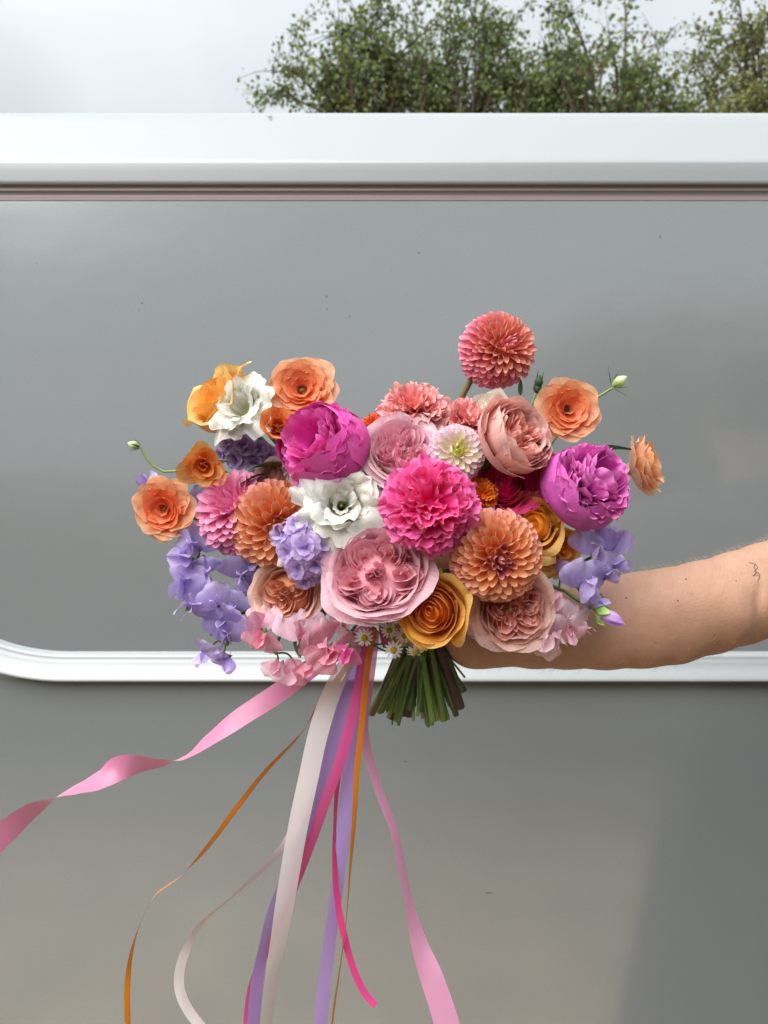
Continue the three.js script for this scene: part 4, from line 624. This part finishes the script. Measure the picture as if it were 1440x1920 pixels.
const cone = (x, y, z, a, b, ra, rb, sz = 1) => { // tapered capsule, flattened in depth by sz
  const bx = b.x - a.x, by = b.y - a.y, bz = b.z - a.z, t = clamp(((x - a.x) * bx + (y - a.y) * by + (z - a.z) * bz) / (bx * bx + by * by + bz * bz));
  const dx = x - a.x - bx * t, dy = y - a.y - by * t, dz = (z - a.z - bz * t) / sz; return Math.hypot(dx, dy, dz) - lerp(ra, rb, t);
};
const smin = (a, b, k) => { const h = clamp(.5 + .5 * (b - a) / k); return lerp(b, a, h) - k * h * (1 - h); };
const ell = (x, y, z, c, rx, ry, rz) => { const a = (x - c.x) / rx, b = (y - c.y) / ry, q = (z - c.z) / rz, k = Math.hypot(a, b, q); return (k - 1) * Math.min(rx, ry, rz); };
{
  const who = thing('person', 'person just outside the right edge, bare forearm reaching in to hold the bouquet', 'person', V(.83, 0, -.80)), o = who.position;
  // the outstretched arm, from the shoulder to the wrist
  const A = [[1650, 1030, .82, .054], [1570, 1062, .80, .050], [1500, 1084, .775, .047], [1440, 1104, .758, .0455], [1385, 1121, .746, .0450], [1320, 1139, .738, .0448], [1255, 1156, .732, .0452], [1200, 1165, .728, .0440], [1130, 1172, .724, .0415], [1060, 1177, .720, .0385], [1000, 1181, .717, .0355], [940, 1185, .714, .0315], [895, 1188, .713, .0290]].map(([a, b, c, r]) => ({ p: P(a, b, c), r }));
  const palm = [P(876, 1176, .722), P(815, 1150, .742)];
  const armSDF = (x, y, z) => {
    let d = 9; for (let i = 0; i + 1 < A.length; i++) d = smin(d, cone(x, y, z, A[i].p, A[i + 1].p, A[i].r, A[i + 1].r, .93), .006);
    const w = A[12].p; d = smin(d, cone(x, y, z, w, palm[0], .026, .028, .8), .02);
    const E = A[4].p; // crease at the inner elbow, soft swelling of the forearm
    d = smin(d, ell(x, y, z, V(A[6].p.x, A[6].p.y + .010, A[6].p.z + .012), .085, .034, .034), .012);
    d += .0022 * Math.exp(-(((x - E.x - .004 * Math.sin(y * 90)) / .006) ** 2)) * sm(E.z + .01, E.z + .05, z);
    d -= .0012 * Math.exp(-(((x - E.x + .02) / .012) ** 2)) * sm(E.z, E.z + .05, z);
    return d - .0006 * nz(x * 40, y * 40, z * 40);
  };
  // the hand: palm behind the stems, fingers round them
  const hc = P(790, 1118, .706), zq = (dx, dy, dz) => V(hc.x + dx, hc.y + dy, hc.z + dz), bones = [];
  const ys = [.033, .012, -.010, -.031], len = [1, 1.06, 1.0, .86], rad = [.0094, .0097, .0092, .0082];
  ys.forEach((y, i) => { const q = (i - 1.5) * .002, L = len[i]; const k = [zq(.004, y * .95, -.040), zq(-.034 * L, y, -.016), zq(-.026 * L, y - .003, .030), zq(.002 * L, y - .004, .040)]; bones.push([zq(.042, y * .8, -.034), k[0], .013, rad[i] + .0015], [k[0], k[1], rad[i] + .001, rad[i]], [k[1], k[2], rad[i], rad[i] - .0008], [k[2], k[3], rad[i] - .0008, rad[i] - .0022]); });
  bones.push([zq(.055, .012, -.022), zq(.040, .036, .008), .015, .0125], [zq(.040, .036, .008), zq(.020, .040, .034), .0125, .0105], [zq(.020, .040, .034), zq(-.004, .036, .042), .0105, .0085]);
  bones.push([zq(.050, -.012, -.026), P(890, 1188, .714), .022, .028], [zq(.050, .012, -.024), P(890, 1184, .714), .020, .026]);
  bones.push([zq(.058, -.026, -.012), zq(.036, -.030, -.026), .014, .012]);
  const handSDF = (x, y, z) => { let d = 9; for (const [a, b, ra, rb] of bones) d = smin(d, cone(x, y, z, a, b, ra, rb), .004); return d; };
  const both = (x, y, z) => smin(armSDF(x, y, z), handSDF(x, y, z), .012);
  const split = A[11].p.x - .01;
  const g1 = iso((x, y, z) => Math.max(both(x, y, z), split - x), V(split - .004, 1.19, -.90), V(A[0].p.x + .07, 1.46, -.62), 132);
  const g2 = iso((x, y, z) => Math.max(both(x, y, z), x - split - .012), V(hc.x - .06, hc.y - .07, -.78), V(split + .018, hc.y + .08, -.64), 96);
  // head and neck; the other arm hangs down
  const H = V(.845, 1.655, -.795), face = (x, y, z) => {
    let d = ell(x, y, z, H, .076, .105, .094);
    d = smin(d, ell(x, y, z, V(H.x, H.y - .062, H.z + .030), .052, .050, .055), .03);
    d = smin(d, cone(x, y, z, V(H.x, H.y - .05, H.z - .02), V(H.x, 1.44, H.z - .03), .055, .062), .03);
    d = smin(d, cone(x, y, z, V(H.x, H.y + .005, H.z + .090), V(H.x, H.y - .028, H.z + .108), .009, .013), .010);
    for (const s of [-1, 1]) { d = smin(d, ell(x, y, z, V(H.x + s * .078, H.y - .012, H.z - .004), .010, .030, .018), .006); d = -smin(-d, ell(x, y, z, V(H.x + s * .031, H.y + .008, H.z + .096), .019, .011, .012), .008); d = smin(d, ell(x, y, z, V(H.x + s * .031, H.y + .006, H.z + .078), .013, .011, .012), .002); d = smin(d, ell(x, y, z, V(H.x + s * .031, H.y + .024, H.z + .084), .02, .005, .007), .008); }
    d = smin(d, ell(x, y, z, V(H.x, H.y - .054, H.z + .086), .022, .0055, .007), .004); d = smin(d, ell(x, y, z, V(H.x, H.y - .066, H.z + .084), .019, .0065, .007), .004); return d;
  };
  const g3 = iso(face, V(H.x - .12, 1.42, H.z - .13), V(H.x + .12, 1.78, H.z + .14), 84);
  const LA = [V(1.03, 1.40, -.83), V(1.085, 1.13, -.84), V(1.075, .90, -.77), V(1.07, .82, -.755)];
  const lh = []; [-.018, -.006, .006, .017].forEach((q, i) => { const b = V(1.07, .80, -.755 + q * 1.6), l = [.9, 1, .95, .78][i]; lh.push([b, V(1.066, .755 - .005 * l, -.752 + q * 1.8), .0095, .009], [V(1.066, .755 - .005 * l, -.752 + q * 1.8), V(1.055, .755 - .045 * l, -.748 + q * 1.8), .009, .007]); });
  lh.push([V(1.065, .83, -.735), V(1.055, .795, -.708), .012, .010], [V(1.055, .795, -.708), V(1.05, .765, -.704), .010, .008]);
  const arm2 = (x, y, z) => { let d = cone(x, y, z, LA[0], LA[1], .05, .042); d = smin(d, cone(x, y, z, LA[1], LA[2], .044, .03), .02); d = smin(d, cone(x, y, z, LA[2], LA[3], .029, .03, .9), .02); d = smin(d, ell(x, y, z, V(1.07, .815, -.755), .018, .045, .040), .012); for (const [a, b, p, q] of lh) d = smin(d, cone(x, y, z, a, b, p, q), .005); return d; };
  const g4 = iso(arm2, V(.96, .68, -.92), V(1.15, 1.46, -.66), 110);
  const skinTex = greyTex(512, (u, v) => { const a = nz(u * 14, v * 14, 1), b = nz(u * 60, v * 60, 2), c = nz(u * 190, v * 190, 3), m = .90 + .05 * a + .05 * b + .06 * c; return [m, m * (.985 + .02 * a) - .012 * b, m * (.98 + .03 * a) - .02 * b]; });
  skinTex.repeat.set(7, 7);
  const skin = new THREE.MeshPhysicalMaterial({ color: new THREE.Color(.49, .277, .185), map: skinTex, roughness: .52, specularIntensity: .7, sheen: .15, sheenRoughness: .5, sheenColor: new THREE.Color(1, .8, .7), bumpMap: greyTex(256, (u, v) => .5 + .4 * nz(u * 70, v * 70, 4) + .2 * nz(u * 25, v * 25, 1)), bumpScale: .00035, side: THREE.DoubleSide });
  skin.bumpMap.repeat.set(12, 12);
  part('body', mergeGeometries([g1, g2, g3, g4]).translate(-o.x, -o.y, -o.z), skin, who);
  // clothes: dark shirt and trousers, shoes
  const cloth = (c) => new THREE.MeshStandardMaterial({ color: new THREE.Color(...c), roughness: .9, side: THREE.DoubleSide });
  const shirt = (x, y, z) => {
    let d = ell(x, y, z, V(.845, 1.20, -.815), .185, .26, .125); d = smin(d, ell(x, y, z, V(.845, .98, -.81), .165, .17, .12), .05);
    d = smin(d, cone(x, y, z, V(.70, 1.40, -.83), V(1.0, 1.40, -.83), .055, .055), .05); d = smin(d, cone(x, y, z, V(.70, 1.392, -.83), P(1612, 1040, .81), .074, .070), .03); d = smin(d, cone(x, y, z, LA[0], V(1.07, 1.22, -.84), .068, .066), .03);
    d = smin(d, cone(x, y, z, V(.845, 1.38, -.83), V(.845, 1.47, -.825), .07, .062), .03);
    return d + .003 * nz(x * 14, y * 9, z * 14);
  };
  part('shirt', iso(shirt, V(.50, .80, -1.0), V(1.18, 1.50, -.62), 110).translate(-o.x, -o.y, -o.z), cloth([.05, .055, .06]), who);
  const skirt = (x, y, z) => { // a long flared skirt with soft folds
    const t = clamp((1.0 - y) / .84), an = Math.atan2(z + .81, x - .845), fold = .020 * t * Math.sin(an * 9 + 1) + .008 * Math.sin(an * 17) * t, rx = lerp(.150, .315, Math.pow(t, .85)) + fold, rz = lerp(.115, .205, t) + fold;
    const k = Math.hypot((x - .845) / rx, (z + .81) / rz); return Math.max((k - 1) * Math.min(rx, rz) * .9, .16 - y, y - 1.01);
  };
  part('skirt', iso(skirt, V(.46, .12, -1.08), V(1.23, 1.05, -.55), 110).translate(-o.x, -o.y, -o.z), cloth([.03, .034, .042]), who);
  part('leg', mergeGeometries([-1, 1].map((q) => taperTube([V(.845 + q * .10, .30, -.81), V(.845 + q * .105, .06, -.82)], .055, .04, 4, 10).translate(-o.x, -o.y, -o.z))), skin, who);
  for (const s of [-1, 1]) { const x0 = .845 + s * .11; part('shoe', iso((x, y, z) => Math.max(smin(ell(x, y, z, V(x0, .05, -.80), .048, .055, .075), ell(x, y, z, V(x0, .035, -.70), .046, .045, .085), .03), .002 - y), V(x0 - .07, -.01, -.90), V(x0 + .07, .13, -.58), 48).translate(-o.x, -o.y, -o.z), cloth([.6, .6, .58]), who); }
  const hair = (x, y, z) => Math.max(ell(x, y, z, V(H.x, H.y + .018, H.z - .012), .088, .112, .104), Math.min(face(x, y, z) < -.02 ? 1 : -1, 1), -(ell(x, y, z, V(H.x, H.y - .045, H.z + .11), .09, .10, .075)), (H.y - .10) - y) + .004 * nz(x * 40, y * 16, z * 40);
  part('hair', iso((x, y, z) => Math.max(ell(x, y, z, V(H.x, H.y + .018, H.z - .012), .088, .112, .104), -ell(x, y, z, V(H.x, H.y - .045, H.z + .11), .09, .10, .075), (H.y - .10) - y) + .004 * nz(x * 40, y * 16, z * 40), V(H.x - .11, H.y - .12, H.z - .14), V(H.x + .11, H.y + .15, H.z + .12), 60).translate(-o.x, -o.y, -o.z), cloth([.05, .03, .02]), who);
  // skin marks: tattoo strokes, moles; fine hairs
  const onArm = (px, py) => { const dir = P(px, py, 1).sub(camera.position); for (let t = .60; t < .9; t += .0004) { const q = camera.position.clone().addScaledVector(dir, t); if (both(q.x, q.y, q.z) < .0003) return q; } return null; };
  const stroke = (list, w) => { const pts = list.map(([a, b]) => onArm(a, b)).filter(Boolean); return pts.length > 1 ? taperTube(pts, w, w * .7, 14, 5) : null; };
  const tat = [[[1404, 1055], [1410, 1056], [1416, 1058], [1421, 1064]], [[1416, 1057], [1414, 1064], [1418, 1072], [1412, 1080]], [[1412, 1080], [1419, 1078], [1425, 1081]], [[1421, 1064], [1415, 1072], [1424, 1076], [1423, 1084]], [[1424, 1084], [1421, 1092], [1424, 1101]]].map((l) => stroke(l, .00035)).filter(Boolean);
  part('tattoo', mergeGeometries(tat).translate(-o.x, -o.y, -o.z), new THREE.MeshStandardMaterial({ color: C(0x4a3f46), roughness: .8 }), who);
  const moles = [[1286, 1086, 1.1], [1174, 1121, 1.0], [1271, 1126, .9], [1380, 1089, .8], [1340, 1190, .7], [1230, 1205, .6]].map(([a, b, r]) => { const q = onArm(a, b); return q && new THREE.SphereGeometry(.00075 * r, 7, 6).scale(1.2, 1, .5).translate(q.x, q.y, q.z); }).filter(Boolean);
  part('mole', mergeGeometries(moles).translate(-o.x, -o.y, -o.z), new THREE.MeshStandardMaterial({ color: C(0x7a4a38), roughness: .8 }), who).userData.kind = 'stuff';
  const hr = rng(606), hairs = [];
  for (let i = 0; i < 1900; i++) {
    const k = hr() * 10.5 + 1.5, i0 = Math.min(A.length - 2, Math.floor(k)), fr = k - i0, c = A[i0].p.clone().lerp(A[i0 + 1].p, fr), rr = lerp(A[i0].r, A[i0 + 1].r, fr);
    const a = i % 3 ? Math.PI / 2 + (hr() - .5) * 2.0 : hr() * 6.283, dir = V(0, Math.sin(a), Math.cos(a)); if (i % 3 && Math.cos(a) > .75) continue;
    let p = c.clone().addScaledVector(dir, rr * 1.4); for (let s = 0; s < 12; s++) { const dd = both(p.x, p.y, p.z); p.addScaledVector(dir, -dd * .9); }
    const l = .004 + hr() * .007, lean = V(-.9 + (hr() - .5) * .7, 0, (hr() - .5) * .5).addScaledVector(dir, .45 + hr() * .4).normalize(), q = p.clone().addScaledVector(lean, l), m = p.clone().lerp(q, .5).addScaledVector(dir, l * .12), w = .00006;
    const s = V(0, .7, .7).cross(lean).normalize().multiplyScalar(w), g = new THREE.BufferGeometry();
    const v = [p.clone().add(s), p.clone().sub(s), m.clone().add(s), m.clone().sub(s), q]; g.setAttribute('position', new THREE.Float32BufferAttribute(v.flatMap((e) => [e.x, e.y, e.z]), 3)); g.setIndex([0, 1, 2, 1, 3, 2, 2, 3, 4]); g.computeVertexNormals(); hairs.push(g);
  }
  part('arm_hair', mergeGeometries(hairs).translate(-o.x, -o.y, -o.z), new THREE.MeshStandardMaterial({ color: new THREE.Color(.42, .29, .17), roughness: .6, side: THREE.DoubleSide }), who).userData.kind = 'stuff';
}

renderer.render(scene, camera);
